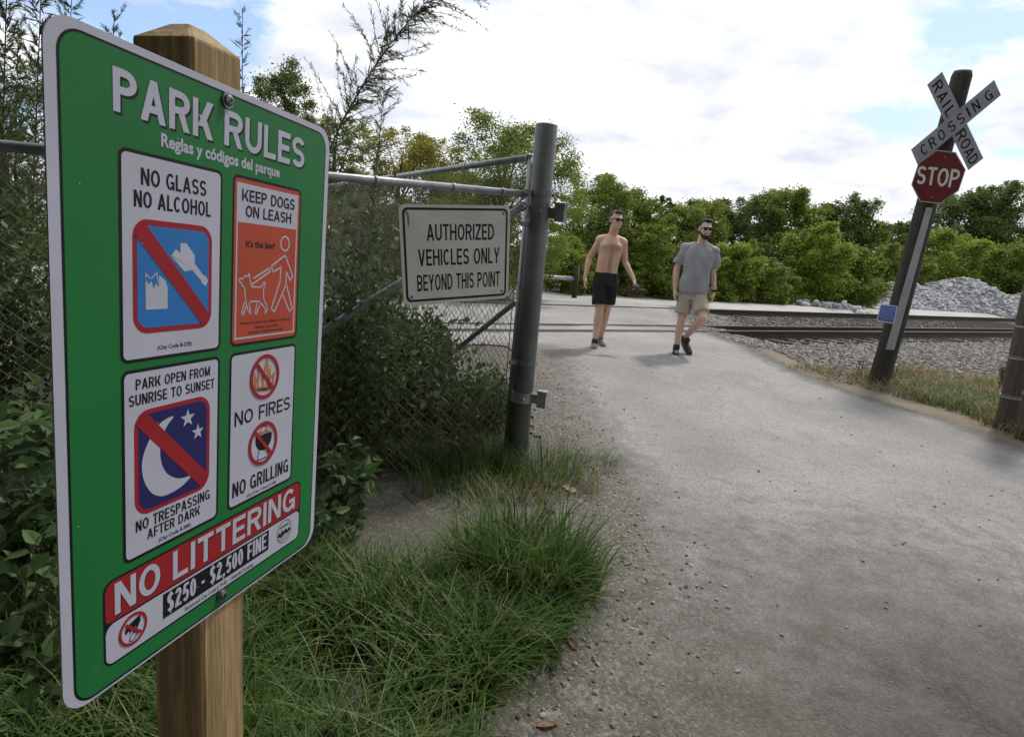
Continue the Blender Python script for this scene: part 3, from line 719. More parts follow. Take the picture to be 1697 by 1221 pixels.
for cx, cy, r in ((8.68, 20.98, 0.62), (9.55, 22.08, 0.55)):
    a.poly([(cx+(r if i % 2 == 0 else r*0.4)*sin(pi*i/5), cy-(r if i % 2 == 0 else r*0.4)*cos(pi*i/5)) for i in range(10)], 'white', 7)
a.poly([(4.82, 20.62), (5.45, 19.92), (10.48, 25.22), (9.82, 25.92)], 'red', 8)
a.text('NO TRESPASSING', 4.69, 26.42, 10.72, 27.12, 'black', 5, 0.155).text('AFTER DARK', 5.51, 27.25, 9.83, 27.90, 'black', 5, 0.155)
a.text('(City Code 8-280)', 6.36, 28.17, 9.01, 28.50, 'black', 5, 0.019)
a.build('opening_hours_notice', pl)
a = art(); panel(a, 12.49, 17.26, 20.24, 28.80)
a.poly([(15.05, 19.35), (15.2, 18.9), (15.35, 19.6), (15.55, 18.5), (15.75, 19.5), (16.1, 19.3), (16.45, 17.95), (16.75, 18.5), (16.75, 19.1), (17.05, 18.55), (17.0, 19.5), (17.6, 19.2), (17.4, 20.2), (16.9, 20.55), (15.6, 20.5), (15.1, 20.1)], 'flame', 5)
for P_ in ([(15.6, 19.9), (15.75, 19.2), (15.95, 20.0), (15.8, 20.3)], [(16.2, 19.9), (16.4, 18.8), (16.6, 19.7), (16.45, 20.3)], [(16.85, 20.1), (17.15, 19.6), (17.2, 20.2)], [(15.3, 19.9), (15.4, 19.7), (15.45, 20.2)]): a.poly(P_, 'white', 6)
for k in range(5): a.line([(15.3+0.15*k, 20.25+0.08*(k % 3)), (16.5+0.2*k, 20.55-0.1*(k % 2))], 0.07, 'redbrown' if k % 2 else 'orange', 7)
for cx, cy in ((16.35, 19.44), (16.35, 24.66)):
    a.ring(cx, cy, 1.42, 1.72, 'red', 9); q = 0.155
    c_, s_ = cos(RAD(47)), sin(RAD(47))
    a.poly([(cx-1.5*c_+q*s_, cy-1.5*s_-q*c_), (cx+1.5*c_+q*s_, cy+1.5*s_-q*c_), (cx+1.5*c_-q*s_, cy+1.5*s_+q*c_), (cx-1.5*c_-q*s_, cy-1.5*s_+q*c_)], 'red', 10)
a.text('NO FIRES', 13.07, 21.56, 19.65, 22.63, 'black', 5, 0.155).text('NO GRILLING', 12.98, 26.82, 19.70, 27.95, 'black', 5, 0.155)
a.text('(Ch.13 Art. V Sect.13-198)', 14.57, 28.22, 18.07, 28.50, 'black', 5, 0.019)
a.poly([(15.42, 24.2)]+[(16.4-1.0*cos(pi*i/14), 24.2+1.02*sin(pi*i/14)) for i in range(1, 14)]+[(17.40, 24.2), (17.32, 23.95), (15.5, 23.95)], 'black', 5)
a.poly([(15.6, 23.9), (15.9, 23.55), (16.3, 23.75), (16.6, 23.5), (16.9, 23.72), (17.2, 23.9)], 'flame', 6).line([(16.05, 23.5), (16.1, 23.3), (16.65, 23.3), (16.7, 23.5)], 0.08, 'black', 5)
a.line([(15.9, 25.0), (15.67, 25.88), (17.0, 25.9), (16.85, 25.0)], 0.09, 'black', 5)
a.build('fire_ban_notice', pl)
a = art(); a.poly(Flat.rr(2.46, 29.28, 21.64, 34.66, 0.7), 'black', 3).poly(Flat.rr(2.60, 29.42, 21.50, 31.90, (0.6, 0.6, 0.3, 0.3)), 'red', 4).poly(Flat.rr(2.60, 32.02, 21.50, 34.52, (0.6, 0.5, 0.5, 0.5)), 'white', 4)
for t, u0, u1 in (('NO', 3.20, 6.48), ('LITTERING', 7.50, 20.82)):
    a.text(t, u0+0.07, 29.62+0.07, u1+0.07, 31.60+0.07, 'black', 5, 0.175).text(t, u0, 29.62, u1, 31.60, 'white', 6, 0.175)
a.poly([(6.70, 32.16), (17.37, 32.16), (17.37, 33.86), (6.70, 33.86)], 'black', 5).text('$250 - $2,500 FINE', 7.03, 32.30, 17.08, 33.60, 'white', 6, 0.155)
a.text('Richmond City Code § 19-82. - Unlawful Dumping', 8.56, 34.06, 15.5, 34.44, 'black', 5, 0.008)
a.ring(4.45, 33.18, 0.83, 1.02, 'red', 7).poly([(3.85, 33.05), (4.1, 32.75), (4.95, 32.5), (4.98, 32.9), (4.72, 33.3), (4.6, 33.05), (4.45, 33.45), (4.35, 33.1), (4.2, 33.4), (4.15, 33.1), (3.95, 33.3)], 'black', 6)
a.line([(4.25, 33.55), (4.5, 33.4), (4.7, 33.55), (4.62, 33.8), (4.4, 33.95), (4.15, 33.82), (4.25, 33.55)], 0.05, 'black', 6)
a.poly([(3.83, 32.72), (3.97, 32.58), (5.07, 33.64), (4.93, 33.78)], 'red', 8)
a.ring(19.45, 33.15, 0.93, 0.99, 'black', 5).text('RICHMOND', 18.85, 32.55, 20.05, 32.78, 'black', 5, 0.019)
a.poly([(18.55, 33.35), (18.75, 33.0), (18.95, 33.25), (19.15, 32.9), (19.35, 33.2), (19.6, 32.95), (19.85, 33.2), (20.1, 33.0), (20.35, 33.3), (20.0, 33.45), (19.5, 33.4), (19.0, 33.55)], 'black', 5)
a.line([(18.7, 33.65), (19.3, 33.55), (20.2, 33.62)], 0.05, 'black', 5).line([(18.95, 33.82), (19.9, 33.80)], 0.05, 'black', 5)
a.build('littering_notice', pl)
for u, v in ((11.80, 0.90), (12.02, 34.98)):
    c = inv(so_)+su*u*IN+sv*v*IN; mb = MB()
    mb.tube([c+sn*0.002, c+sn*0.004], 0.0125, 20, 0); mb.tube([c+sn*0.004, c+sn*0.0075, c+sn*0.0095], [0.0095, 0.0085, 0.005], 16, 0)
    mb.tube([c+sn*0.0095, c+sn*0.0099], 0.0033, 6, 1); mb.build('bolt', [MT['bolt'], MT['black']], park)

# ------------------------------------------------------------------ chain link fence with its heavy post
pb_ = G(855, 775); PY = pb_[1]; pz0 = pb_[2]
ptop = at(906, 207, PY)
PR = 0.068
fence = thing('chain_link_fence', 'grey chain link fence with thick steel end post at the dirt track', 'fence', (pb_[0], PY, pz0))
L0 = np.array([pb_[0], PY, pz0])
fi = lambda p: np.array(p, float)-L0
def postpt(z): t = (z-pz0)/(ptop[2]-pz0); return pb_+(ptop-pb_)*t
mb = MB(); mb.tube([fi(postpt(pz0-0.2)), fi(postpt(ptop[2]-0.006)), fi(ptop)], [PR, PR, PR*0.95], 28)
mb.build('post', MT['post'], fence, True)
FD = np.array([0.80, 0.60, 0]); FN = np.array([0.60, -0.80, 0])      # along the fence, towards the camera
def onfence(px, py, off=0.0):
    d = ray(px, py); p0 = pb_+FN*(off-0.03); k = ((p0-CPOS) @ FN)/(d @ FN); return CPOS+k*d
ra, rb = onfence(-60, 236), onfence(872, 322)
mb = MB(); mb.tube([fi(ra), fi(rb)], 0.0215, 16)
for t in (0.62, 0.80, 0.93): c = ra+(rb-ra)*t; ax = (rb-ra)/np.linalg.norm(rb-ra); mb.tube([fi(c-ax*0.008), fi(c+ax*0.008)], 0.026, 16)
mb.build('top_rail', MT['galv'], fence, True)
ba, bb = onfence(470, 590), onfence(866, 342); mb = MB(); mb.tube([fi(ba), fi(bb)], 0.0225, 16)
c = bb; mb.ell(fi(bb), (0.03, 0.03, 0.03)); mb.build('brace', MT['galv'], fence, True)
def chain(p0, p1, ztop0, ztop1, zbot0, zbot1, pitch=0.036, rad=0.0021, sag=0.0):
    """zig-zag wires between p0 and p1 (plan points)"""
    p0 = np.array(p0[:2]); p1 = np.array(p1[:2]); Ld = np.linalg.norm(p1-p0); t = (p1-p0)/Ld; nr = np.array([-t[1], t[0]])
    n = int(Ld/pitch); Vs = []; Fs = []; base = 0
    for i in range(n):
        f = i/n; zt = ztop0+(ztop1-ztop0)*f; zb = zbot0+(zbot1-zbot0)*f; m_ = int((zt-zb)/(pitch*0.95)); pts = []
        for j in range(m_+1):
            s_ = i*pitch+(pitch*1.04 if (j+i) % 2 else 0); z = zt-j*pitch*0.95
            bul = sag*sin(s_*1.7+z*2)+0.006*sin(z*7+i*0.6); jx = 0.003*sin(z*9+i)
            q = p0+t*(s_+jx)+nr*(bul+(0.0016 if (j+i) % 2 else -0.0016)); pts.append((q[0], q[1], z))
        mbb = MB(); mbb.tube(pts, rad, 4, cap=False); Vs += mbb.v; Fs += [tuple(k+base for k in f_) for f_ in mbb.f]; base = len(Vs)
    return np.array(Vs), np.array(Fs)
q0 = ra; q1 = rb-FD*0.07
V, F = chain(q0, q1, ra[2], rb[2], gz(q0[0], q0[1])-0.02, gz(q1[0], q1[1])-0.02, sag=0.012)
npmesh('chain_link_mesh', V-L0, F, MT['wire'], parent=fence, smooth=True)
tb = onfence(853, 350); mb = MB(); tz0 = gz(tb[0], tb[1])
for k in range(1): mb.box(fi((rb[0]-FD[0]*0.035, rb[1]-FD[1]*0.035, (rb[2]+tz0)/2)), (0.003, 0.010, (rb[2]-tz0)/2))
mb.build('tension_bar', MT['wire'], fence)
for z in (at(900, 375, PY)[2], at(880, 600, PY)[2], at(905, 322, PY)[2]):
    c = postpt(z); ax = (ptop-pb_)/np.linalg.norm(ptop-pb_); mb = MB(); mb.tube([fi(c-ax*0.015), fi(c+ax*0.015)], PR+0.004, 28)
    q = c-FD*(PR+0.03); mb.box(fi(q), (0.032, 0.006, 0.013), 0, [[FD[0], FN[0], 0], [FD[1], FN[1], 0], [0, 0, 1]])
    mb.build('tension_band', MT['post'], fence, False)
HD = np.array([0.93, -0.36, 0]); HN = np.array([0.36, 0.93, 0]); HM = [[HD[0], HN[0], 0], [HD[1], HN[1], 0], [0, 0, 1]]
for py0, col in ((352, 'post'), (659, 'oldgrey')):
    z = at(895, py0, PY)[2]; c = postpt(z); ax = (ptop-pb_)/np.linalg.norm(ptop-pb_); mb = MB()
    mb.tube([fi(c-ax*0.032), fi(c+ax*0.032)], PR+0.006, 28)
    mb.box(fi(c+HD*(PR+0.03)-HN*0.012), (0.036, 0.006, 0.03), 0, HM); mb.box(fi(c+HD*(PR+0.03)+HN*0.012), (0.036, 0.006, 0.03), 0, HM)
    q = c+HD*(PR+0.035); mb.tube([fi(q-HN*0.03), fi(q+HN*0.03)], 0.011, 10)
    mb.tube([fi(c-HN*(PR+0.008)+HD*0.035+np.array([0, 0, 0.0])), fi(c-HN*(PR+0.03)+HD*0.035)], 0.014, 6)
    mb.tube([fi(c+HD*(PR+0.062)-np.array([0, 0, 0.045])), fi(c+HD*(PR+0.062)+np.array([0, 0, 0.04]))], 0.023, 14)
    mb.box(fi(c+HD*(PR+0.075)), (0.030, 0.028, 0.05), 0, HM)
    mb.box(fi(c+HD*(PR+0.075)+np.array([0, 0, 0.054])), (0.034, 0.031, 0.007), 0, HM)
    mb.build('hinge_bracket', MT['galv' if col == 'oldgrey' else 'post'], fence, False)

# second panel going away behind the post
zB = at(884, 259, PY)[2]
B0 = postpt(zB)+np.array([-0.07, 0.05, 0]); vpd = ray(226, 355); vpd = vpd/np.linalg.norm(vpd[:2]); BD = np.array([vpd[0], vpd[1], 0])
BL = 5.2
B1 = B0+BD*BL
back = thing('chain_link_fence', 'chain link fence panel running back behind the authorized vehicles board', 'fence', (B0[0], B0[1], gz(B0[0], B0[1])))
b0 = np.array(back.location); bi = lambda p: np.array(p, float)-b0
mb = MB(); mb.tube([bi(B0), bi(B1)], 0.0215, 14)
for s_ in (0.03, 0.9): mb.tube([bi(B0+BD*s_), bi(B0+BD*(s_+0.018))], 0.027, 14)
mb.build('top_rail', MT['galv'], back, True)
zb0 = gz(B0[0], B0[1]); mb = MB(); e = B0+BD*0.012
mb.tube([bi((e[0], e[1], zb0-0.05)), bi(e)], 0.02, 12); mb.build('end_upright', MT['galv'], back, True)
e = B1; mb = MB(); mb.tube([bi((e[0], e[1], gz(e[0], e[1])-0.1)), bi(e+np.array([0, 0, 0.05]))], 0.03, 12); mb.build('line_post', MT['galv'], back, True)
mb = MB(); e0 = B0+BD*0.05; e0 = np.array([e0[0], e0[1], at(850, 500, e0[1])[2]]); e1 = B0+BD*1.75; e1 = np.array([e1[0], e1[1], zb0+0.12])
mb.tube([bi(e0), bi(e1)], 0.019, 12); mb.build('brace', MT['post'], back, True)
V, F = chain(B0+BD*0.05, B1, B0[2], B1[2], zb0, gz(B1[0], B1[1]), sag=0.015)
npmesh('chain_link_mesh', V-b0, F, MT['wire'], parent=back, smooth=True)

# authorised vehicles board wired to the fence
AK = 1.15; ao = np.array([-0.5615*AK, 2.7905*AK, 1.42+(1.5554-1.42)*AK+DZ])
ya2, ti2, ro2 = 0.6675, 0.0134, -0.0875
r2 = np.array([cos(ya2), sin(ya2), 0]); n2 = np.array([sin(ya2), -cos(ya2), 0]); dd = cos(ti2)*dn+sin(ti2)*n2
au = cos(ro2)*r2+sin(ro2)*dd; av = -sin(ro2)*r2+cos(ro2)*dd; an = np.cross(av, au); an = an/np.linalg.norm(an)
if an @ n2 < 0: an = -an
def au3(px, py):
    d = ray(px, py); k = ((ao-CPOS) @ an)/(d @ an); p = CPOS+k*d-ao; return np.array([p @ au, p @ av])/IN
quad = [au3(*p) for p in ((660, 338), (846, 341), (842, 494), (669, 507))]
sgn = thing('vehicle_sign', 'black on white authorized vehicles only board wired to the chain link fence', 'sign', ao)
ai = lambda p: np.array(p, float)-ao
class Bent(Flat):
    def pts(s, P, lay):
        R = []
        for p in P:
            a_, b_ = p[0]/30, p[1]/24
            q = (1-a_)*(1-b_)*quad[0]+a_*(1-b_)*quad[1]+a_*b_*quad[2]+(1-a_)*b_*quad[3]
            bow = -0.012*(1-(2*a_-1)**2)+0.012
            R.append(s.o+s.u*(q[0]*s.k)+s.vv*(q[1]*s.k)+s.n*(s.z0+lay*s.dz))
        return R
ab = lambda: Bent((0, 0, 0), au, av, an, IN, 0.0, 0.0003)
a = ab(); pl2 = plate('board', a.pts(Flat.rr(0, 0, 30, 24, 1.6), 0), an, 0.003, [MT['oldwhite'], MT['alu']], sgn)
a.poly(Flat.rr(0.75, 0.75, 29.25, 23.25, 1.3), 'black', 1).poly(Flat.rr(1.35, 1.35, 28.65, 22.65, 0.9), 'oldwhite', 2)
a.text('AUTHORIZED', 6.6, 4.6, 25.2, 8.6, 'black', 3, 0.15).text('VEHICLES ONLY', 4.2, 10.6, 27.0, 14.6, 'black', 3, 0.15).text('BEYOND THIS POINT', 3.7, 16.7, 27.2, 20.7, 'black', 3, 0.15)
a.build('printed_face', pl2)
a = ab(); a.poly([(1.9, 2.3), (2.35, 2.3), (2.5, 4.2), (2.1, 5.6), (1.95, 4.0)], 'rust', 3)
a.build('rust_streak', pl2)
for u, v in ((2.0, 2.0), (28.0, 2.0), (2.2, 22.0), (27.9, 22.0)):
    c = a.pts([(u, v)], 2)[0]; mb = MB(); mb.tube([c, c+an*0.003, c+an*0.005], [0.009, 0.008, 0.004], 12); mb.build('bolt', MT['bolt'], sgn, False)

# ------------------------------------------------------------------ railroad crossing post
xb = G(1456, 634); XY = xb[1]; xt = at(1596, 118, XY)
xing = thing('railroad_crossing_post', 'leaning wooden pole with a crossbuck, red stop sign and blue notice', 'crossing sign', xb)
xi = lambda p: np.array(p, float)-xb
mb = MB(); ax = (xt-xb)/np.linalg.norm(xt-xb); Lp = np.linalg.norm(xt-xb)
pts = [xb-ax*0.3]+[xb+ax*Lp*t+np.array([0.008*sin(t*9), 0.006*cos(t*7), 0]) for t in np.linspace(0, 0.985, 14)]+[xt]
mb.tube([xi(p) for p in pts], list(np.linspace(0.138, 0.118, 15))+[0.10], 22); mb.build('pole', MT['polewood'], xing, True)
yaw_x = RAD(-20); XN = np.array([sin(yaw_x), -cos(yaw_x), 0]); XR = np.array([cos(yaw_x), sin(yaw_x), 0]); XD = np.array([0, 0, -1.0])
pm = xb+ax*Lp*0.8
def onf(px, py, off):
    d = ray(px, py); return CPOS+d*((XY-off)/d[1])
FNX = np.array([0, -1.0, 0])
def onx(px, py, off):
    p0 = pm+XN*off; d = ray(px, py); return CPOS+d*(((p0-CPOS) @ XN)/(d @ XN))
class Quad(Flat):
    """artwork mapped on a plate given by four 3D corners"""
    def __init__(s, q, nrm, **k): super().__init__((0, 0, 0), (1, 0, 0), (0, 0, -1), nrm, 1, **k); s.q = [np.array(c) for c in q]
    def pts(s, P, lay):
        return [(1-a_)*(1-b_)*s.q[0]+a_*(1-b_)*s.q[1]+a_*b_*s.q[2]+(1-a_)*b_*s.q[3]+s.n*(s.z0+lay*s.dz) for a_, b_ in P]
def blade(cs, off, words):
    q = [xi(onx(px, py, off)) for px, py in cs]
    a = Quad(q, XN, dz=0.0006)
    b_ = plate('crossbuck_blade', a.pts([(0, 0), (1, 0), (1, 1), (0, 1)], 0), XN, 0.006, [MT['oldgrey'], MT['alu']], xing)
    for word in words:
        a = Quad(q, XN, dz=0.0006)
        for w_, u0, u1 in word: a.text(w_, u0, 0.22, u1, 0.82, 'black', 1, 0.13)
        a.build('lettering', b_)
    return q
z6 = 300/1182
cp = lambda x, y: (1397+x*z6*0.99915, 90+y*z6)
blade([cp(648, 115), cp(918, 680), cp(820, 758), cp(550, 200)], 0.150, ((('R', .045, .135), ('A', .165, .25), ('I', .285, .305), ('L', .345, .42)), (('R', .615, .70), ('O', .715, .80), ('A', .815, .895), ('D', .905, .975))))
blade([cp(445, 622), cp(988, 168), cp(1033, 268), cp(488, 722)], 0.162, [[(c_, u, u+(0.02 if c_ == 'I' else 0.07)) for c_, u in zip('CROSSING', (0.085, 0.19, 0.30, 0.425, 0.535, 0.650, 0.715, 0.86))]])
oc = [cp(*p) for p in ((612, 624), (738, 640), (803, 754), (757, 892), (636, 978), (503, 964), (446, 852), (492, 712))]
P3 = [xi(onx(px, py, 0.190)) for px, py in oc]; cc = sum(P3)/8
a = Quad([cc]*4, XN, dz=0.0006)
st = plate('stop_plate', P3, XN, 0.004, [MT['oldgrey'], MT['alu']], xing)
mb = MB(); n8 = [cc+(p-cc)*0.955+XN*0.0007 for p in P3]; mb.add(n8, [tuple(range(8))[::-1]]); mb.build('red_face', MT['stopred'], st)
sq = [xi(onx(*cp(*p), 0.190)) for p in ((492, 728), (772, 755), (745, 875), (476, 846))]
a = Quad(sq, XN, z0=0.0016, dz=0.0006); a.text('STOP', 0.0, 0.0, 1.0, 1.0, 'oldwhite', 0, 0.15)
a.build('lettering', st)
for p in ((662, 672), (583, 935)):
    c = xi(onx(*cp(*p), 0.191)); mb = MB(); mb.tube([c, c+XN*0.006, c+XN*0.008], [0.014, 0.012, 0.006], 10); mb.build('bolt', MT['bolt'], st)
sq = [xi(onf(px, py, 0.155)) for px, py in ((1535.5, 344), (1546, 344.5), (1482, 580), (1468, 579))]
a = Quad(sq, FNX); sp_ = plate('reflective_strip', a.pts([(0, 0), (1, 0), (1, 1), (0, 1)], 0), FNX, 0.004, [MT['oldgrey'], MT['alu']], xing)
for t in (0.03, 0.5, 0.97):
    c = a.pts([(0.55, t)], 0)[0]; mb = MB(); mb.tube([c, c+FNX*0.004], 0.009, 8); mb.build('bolt', MT['bolt'], sp_)
sq = [xi(onf(px, py, 0.165)) for px, py in ((1459.5, 504), (1488, 507), (1481.5, 537), (1452.5, 532))]
a = Quad(sq, FNX, dz=0.0006); en = plate('emergency_notice', a.pts(Flat.rr(0, 0, 1, 1, 0.1), 0), FNX, 0.003, [MT['oldwhite'], MT['alu']], xing)
a.poly(Flat.rr(0.05, 0.05, 0.95, 0.95, 0.08), 'ensblue', 1)
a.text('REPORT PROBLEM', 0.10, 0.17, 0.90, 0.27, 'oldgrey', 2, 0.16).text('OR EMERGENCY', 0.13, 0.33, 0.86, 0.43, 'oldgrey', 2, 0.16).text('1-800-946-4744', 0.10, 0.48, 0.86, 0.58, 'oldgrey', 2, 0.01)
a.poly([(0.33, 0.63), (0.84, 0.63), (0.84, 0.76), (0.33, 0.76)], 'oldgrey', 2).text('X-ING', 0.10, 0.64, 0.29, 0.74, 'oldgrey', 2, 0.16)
for k in range(5): a.poly([(0.37+0.09*k, 0.655), (0.43+0.09*k, 0.655), (0.43+0.09*k, 0.735), (0.37+0.09*k, 0.735)], 'black', 3)
a.build('lettering', en)

# ------------------------------------------------------------------ edge posts at the right and far barrier
def plainpost(base_px, top_px, r0, r1, label, bands, mat, sink=0.3):
    g = G(*base_px); t = at(top_px[0], top_px[1], g[1]); o = thing('fence_post', label, 'post', g)
    ax = (t-g); L = np.linalg.norm(ax); ax /= L; mb = MB()
    mb.tube([-ax*sink]+[ax*L*q+np.array([0.006*sin(q*11), 0.004*cos(q*8), 0]) for q in np.linspace(0, 1, 10)], list(np.linspace(r0, r1, 11)), 22); mb.build('pole', MT[mat], o, True)
    for z in bands:
        c = ax*L*z; mb = MB(); rr = r0+(r1-r0)*z+0.006
        mb.tube([c-ax*0.008, c+ax*0.004+np.array([0, 0, 0.004])], rr, 22); mb.tube([c+ax*0.02, c+ax*0.026], rr-0.002, 22); mb.build('wire_band', MT['galv'], o)
    return g
plainpost((1668, 712), (1762, 262), 0.115, 0.105, 'round grey timber post with wire bands at the right roadside', (0.13, 0.28, 0.40, 0.52), 'edgewood')
plainpost((1694, 728), (1768, 330), 0.065, 0.06, 'thin grey post close behind the banded timber post', (0.2,), 'edgewood')
YB = 17.0
pbar = [at(880, 459, YB), at(953, 462, YB)]
zg = gz(pbar[1][0], YB)
bar = thing('barrier_gate', 'grey pipe barrier with dark end post beyond the walkers', 'barrier', (pbar[1][0], YB, zg)); bl = np.array(bar.location)
mb = MB(); mb.tube([pbar[0]-bl-np.array([1.5, 0, 0]), pbar[1]-bl], 0.06, 14); mb.build('pipe', MT['galv'], bar, True)
pt_ = at(957, 441, YB); mb = MB(); mb.tube([np.array([pt_[0], YB, zg-0.2])-bl, pt_-bl], 0.075, 14); mb.build('post', MT['polewood'], bar, True)

# ------------------------------------------------------------------ vegetation
def proj(P):
    v = np.asarray(P, float)-CPOS; z = v @ F_
    return PW/2+FPX*(v @ R_)/z, PH/2-FPX*(v @ U_)/z
def inpoly(px, py, poly):
    r = np.zeros(len(px), bool); n = len(poly)
    for i in range(n):
        x0, y0 = poly[i]; x1, y1 = poly[(i+1) % n]
        c = ((y0 > py) != (y1 > py)) & (px < (x1-x0)*(py-y0)/((y1-y0) or 1e-9)+x0); r ^= c
    return r
def zone(poly, n, patch=0.0, seed=1, sc=3.0):
    """n ground points spread evenly over the ground inside the outline"""
    c = np.array([G(*p)[:2] for p in poly]); lo, hi = c.min(0), c.max(0); P = []
    tot = 0
    while tot < n:
        q = rng.uniform(lo, hi, (n*3, 2)); k = inpoly(q[:, 0], q[:, 1], [tuple(v) for v in c])
        if patch: k &= rng.random(len(q)) < np.clip(0.75+patch*fbm(q[:, 0], q[:, 1], sc, seed)*3, 0.02, 1)
        q = q[k]; P.append(q); tot += len(q)
    q = np.concatenate(P)[:n]
    return np.c_[q, ground_z(q[:, 0], q[:, 1])]
gpoly = [(300, 1420), (330, 1060), (430, 990), (560, 960), (640, 985), (760, 960), (860, 925), (960, 930), (985, 985), (950, 1040), (890, 1090), (830, 1130), (800, 1225), (760, 1420)]
P = zone(gpoly, 9500, 1.0, 3)
H = 0.10+0.26*rng.random(len(P))**1.4
tag(grass('grass', P, H, 0.005+0.006*rng.random(len(P)), MT['grass'], 0.8, 5), kind='stuff')
P = zone([(-160, 1150), (40, 1000), (330, 1040), (420, 1000), (440, 1500), (-160, 1500)], 5200, 0.3, 5)
tag(grass('grass', P, 0.12+0.24*rng.random(len(P)), 0.005+0.005*rng.random(len(P)), MT['grass'], 0.8), kind='stuff')
def tuft(px, py, n, r, h, label, mat='grass', wd=0.010, lean=0.58, group='grass tufts at the dirt track'):
    g = G(px, py); a = rng.random(n)*2*pi; q = r*np.sqrt(rng.random(n)); x = q*np.cos(a); y = q*np.sin(a)
    o = thing('grass_tuft', label, 'grass tuft', g, group)
    P = np.stack([x, y, ground_z(g[0]+x, g[1]+y)-g[2]], -1)
    grass('blades', P, h*(0.35+0.75*rng.random(n)), wd*(0.5+0.7*rng.random(n)), MT[mat], lean, 5, o, np.stack([x, y], -1)/r*1.3)
tuft(872, 978, 850, 0.20, 0.50, 'largest lush grass tuft at the edge of the dirt track')
tuft(800, 968, 320, 0.15, 0.42, 'upright grass tuft beside the bare soil, left of the largest tuft')
tuft(945, 980, 360, 0.13, 0.30, 'low spreading grass tuft on the road side of the largest tuft')
tuft(640, 1000, 260, 0.13, 0.24, 'small grass tuft in front of the bare soil patch')
tuft(850, 1075, 420, 0.18, 0.24, 'grass tuft bending over the dirt in front of the largest tuft')
tuft(905, 790, 420, 0.24, 0.34, 'grass tuft growing against the road side of the steel fence post', 'grass', 0.005)
tuft(985, 772, 200, 0.18, 0.20, 'drooping thin tuft above the tan stone', 'grass', 0.004, 1.1)
tuft(830, 800, 420, 0.24, 0.30, 'grass tuft under the chain link mesh left of the steel post', 'grass', 0.005)
tuft(740, 815, 260, 0.22, 0.24, 'thin grass tuft at the foot of the chain link mesh', 'grass', 0.005)
P = zone([(780, 812), (990, 790), (1000, 825), (860, 840), (780, 835)], 500, 0.8, 6)
tag(grass('grass', P, 0.05+0.14*rng.random(len(P)), 0.005+0*P[:, 0], MT['drygrass'], 0.9), kind='stuff')
P = zone([(520, 790), (620, 745), (860, 750), (860, 785), (560, 785)], 2300, 0.6, 6)
tag(grass('grass', P, 0.10+0.22*rng.random(len(P)), 0.006+0*P[:, 0], MT['grass'], 0.7), kind='stuff')
P = zone([(1400, 628), (1500, 612), (1697, 640), (1850, 680), (1850, 790), (1700, 735), (1600, 690), (1500, 662)], 6500, 0.8, 8)
tag(grass('grass', P, 0.08+0.22*rng.random(len(P)), 0.007+0.005*rng.random(len(P)), MT['drygrass'], 0.9), kind='stuff')
P = zone([(1480, 640), (1600, 655), (1850, 690), (1850, 760), (1640, 700), (1540, 672)], 2600, 0.5, 8)
tag(grass('grass', P, 0.10+0.22*rng.random(len(P)), 0.007+0.004*rng.random(len(P)), MT['grass'], 0.9), kind='stuff')
P = zone([(1300, 612), (1380, 608), (1470, 625), (1440, 648), (1370, 632)], 900, 0.8, 8)
tag(grass('grass', P, 0.05+0.13*rng.random(len(P)), 0.006+0*P[:, 0], MT['drygrass'], 1.0), kind='stuff')
# dry verge in front of the trees
s_ = rng.uniform(-25, 45, 26000); d_ = 18.0+rng.random(26000)**1.3*4.5; q = RU*s_[:, None]+RN*d_[:, None]
k = rng.random(26000) < np.clip(0.6+fbm(q[:, 0], q[:, 1], 0.5, 7)*2, 0.1, 1); q = q[k]
tag(grass('grass', np.c_[q, ground_z(q[:, 0], q[:, 1])], 0.15+0.4*rng.random(len(q)), 0.02+0*q[:, 0], MT['drygrass'], 0.7, 3), kind='stuff')

def rdir(n, up=0.0):
    d = rng.normal(size=(n, 3)); d[:, 2] += up; return d/np.linalg.norm(d, axis=1, keepdims=True)
def bezier(p0, p1, p2, n=8):
    t = np.linspace(0, 1, n)[:, None]; return (1-t)**2*np.array(p0)+2*t*(1-t)*np.array(p1)+t*t*np.array(p2)
def shrub(label, cat, c, rad, nstem, nleaf, lsz, mat, group=None, name='shrub', broad=False, stemr=0.006, shell=0.35, zmin=None):
    """c: ground point, rad: (rx, ry, height)"""
    c = np.array(c, float); o = thing(name, label, cat, c, group); mb = MB(); tips = []
    for i in range(nstem):
        a = rng.random()*2*pi; r = np.sqrt(rng.random()); h = rad[2]*(0.45+0.55*rng.random())
        e = np.array([cos(a)*r*rad[0], sin(a)*r*rad[1], h*(1-0.25*r)]); b0 = np.array([e[0]*0.3, e[1]*0.3, -0.05])
        m_ = np.array([e[0]*0.5+rng.normal()*0.1*rad[0], e[1]*0.5+rng.normal()*0.1*rad[1], h*0.7]); B = bezier(b0, m_, e, 7)
        mb.tube(B, list(np.linspace(stemr, stemr*0.3, 7)), 4, cap=False); tips.append(B)
    mb.build('stem', MT['stem'], o)
    T = np.array(tips); i = rng.integers(0, nstem, nleaf); j = (1-rng.random(nleaf)**2*0.85)*5.99
    j0 = j.astype(int); fr = (j-j0)[:, None]
    P = T[i, j0]*(1-fr)+T[i, j0+1]*fr
    P = P+rng.normal(size=P.shape)*np.array([rad[0], rad[1], rad[2]*0.6])*shell*0.35
    P[:, 2] = np.maximum(P[:, 2], 0.02)
    L = lsz*(0.55+0.7*rng.random(nleaf))
    if broad:
        V, F = leaf_arrays2(P, rdir(nleaf, 0.1)*np.array([1, 1, 0.55]), L, L*0.55)
    else:
        V, F = leaf_arrays(P, rdir(nleaf, 0.1), L, L*0.45)
    npmesh('foliage', V, F, MT[mat], parent=o); return o
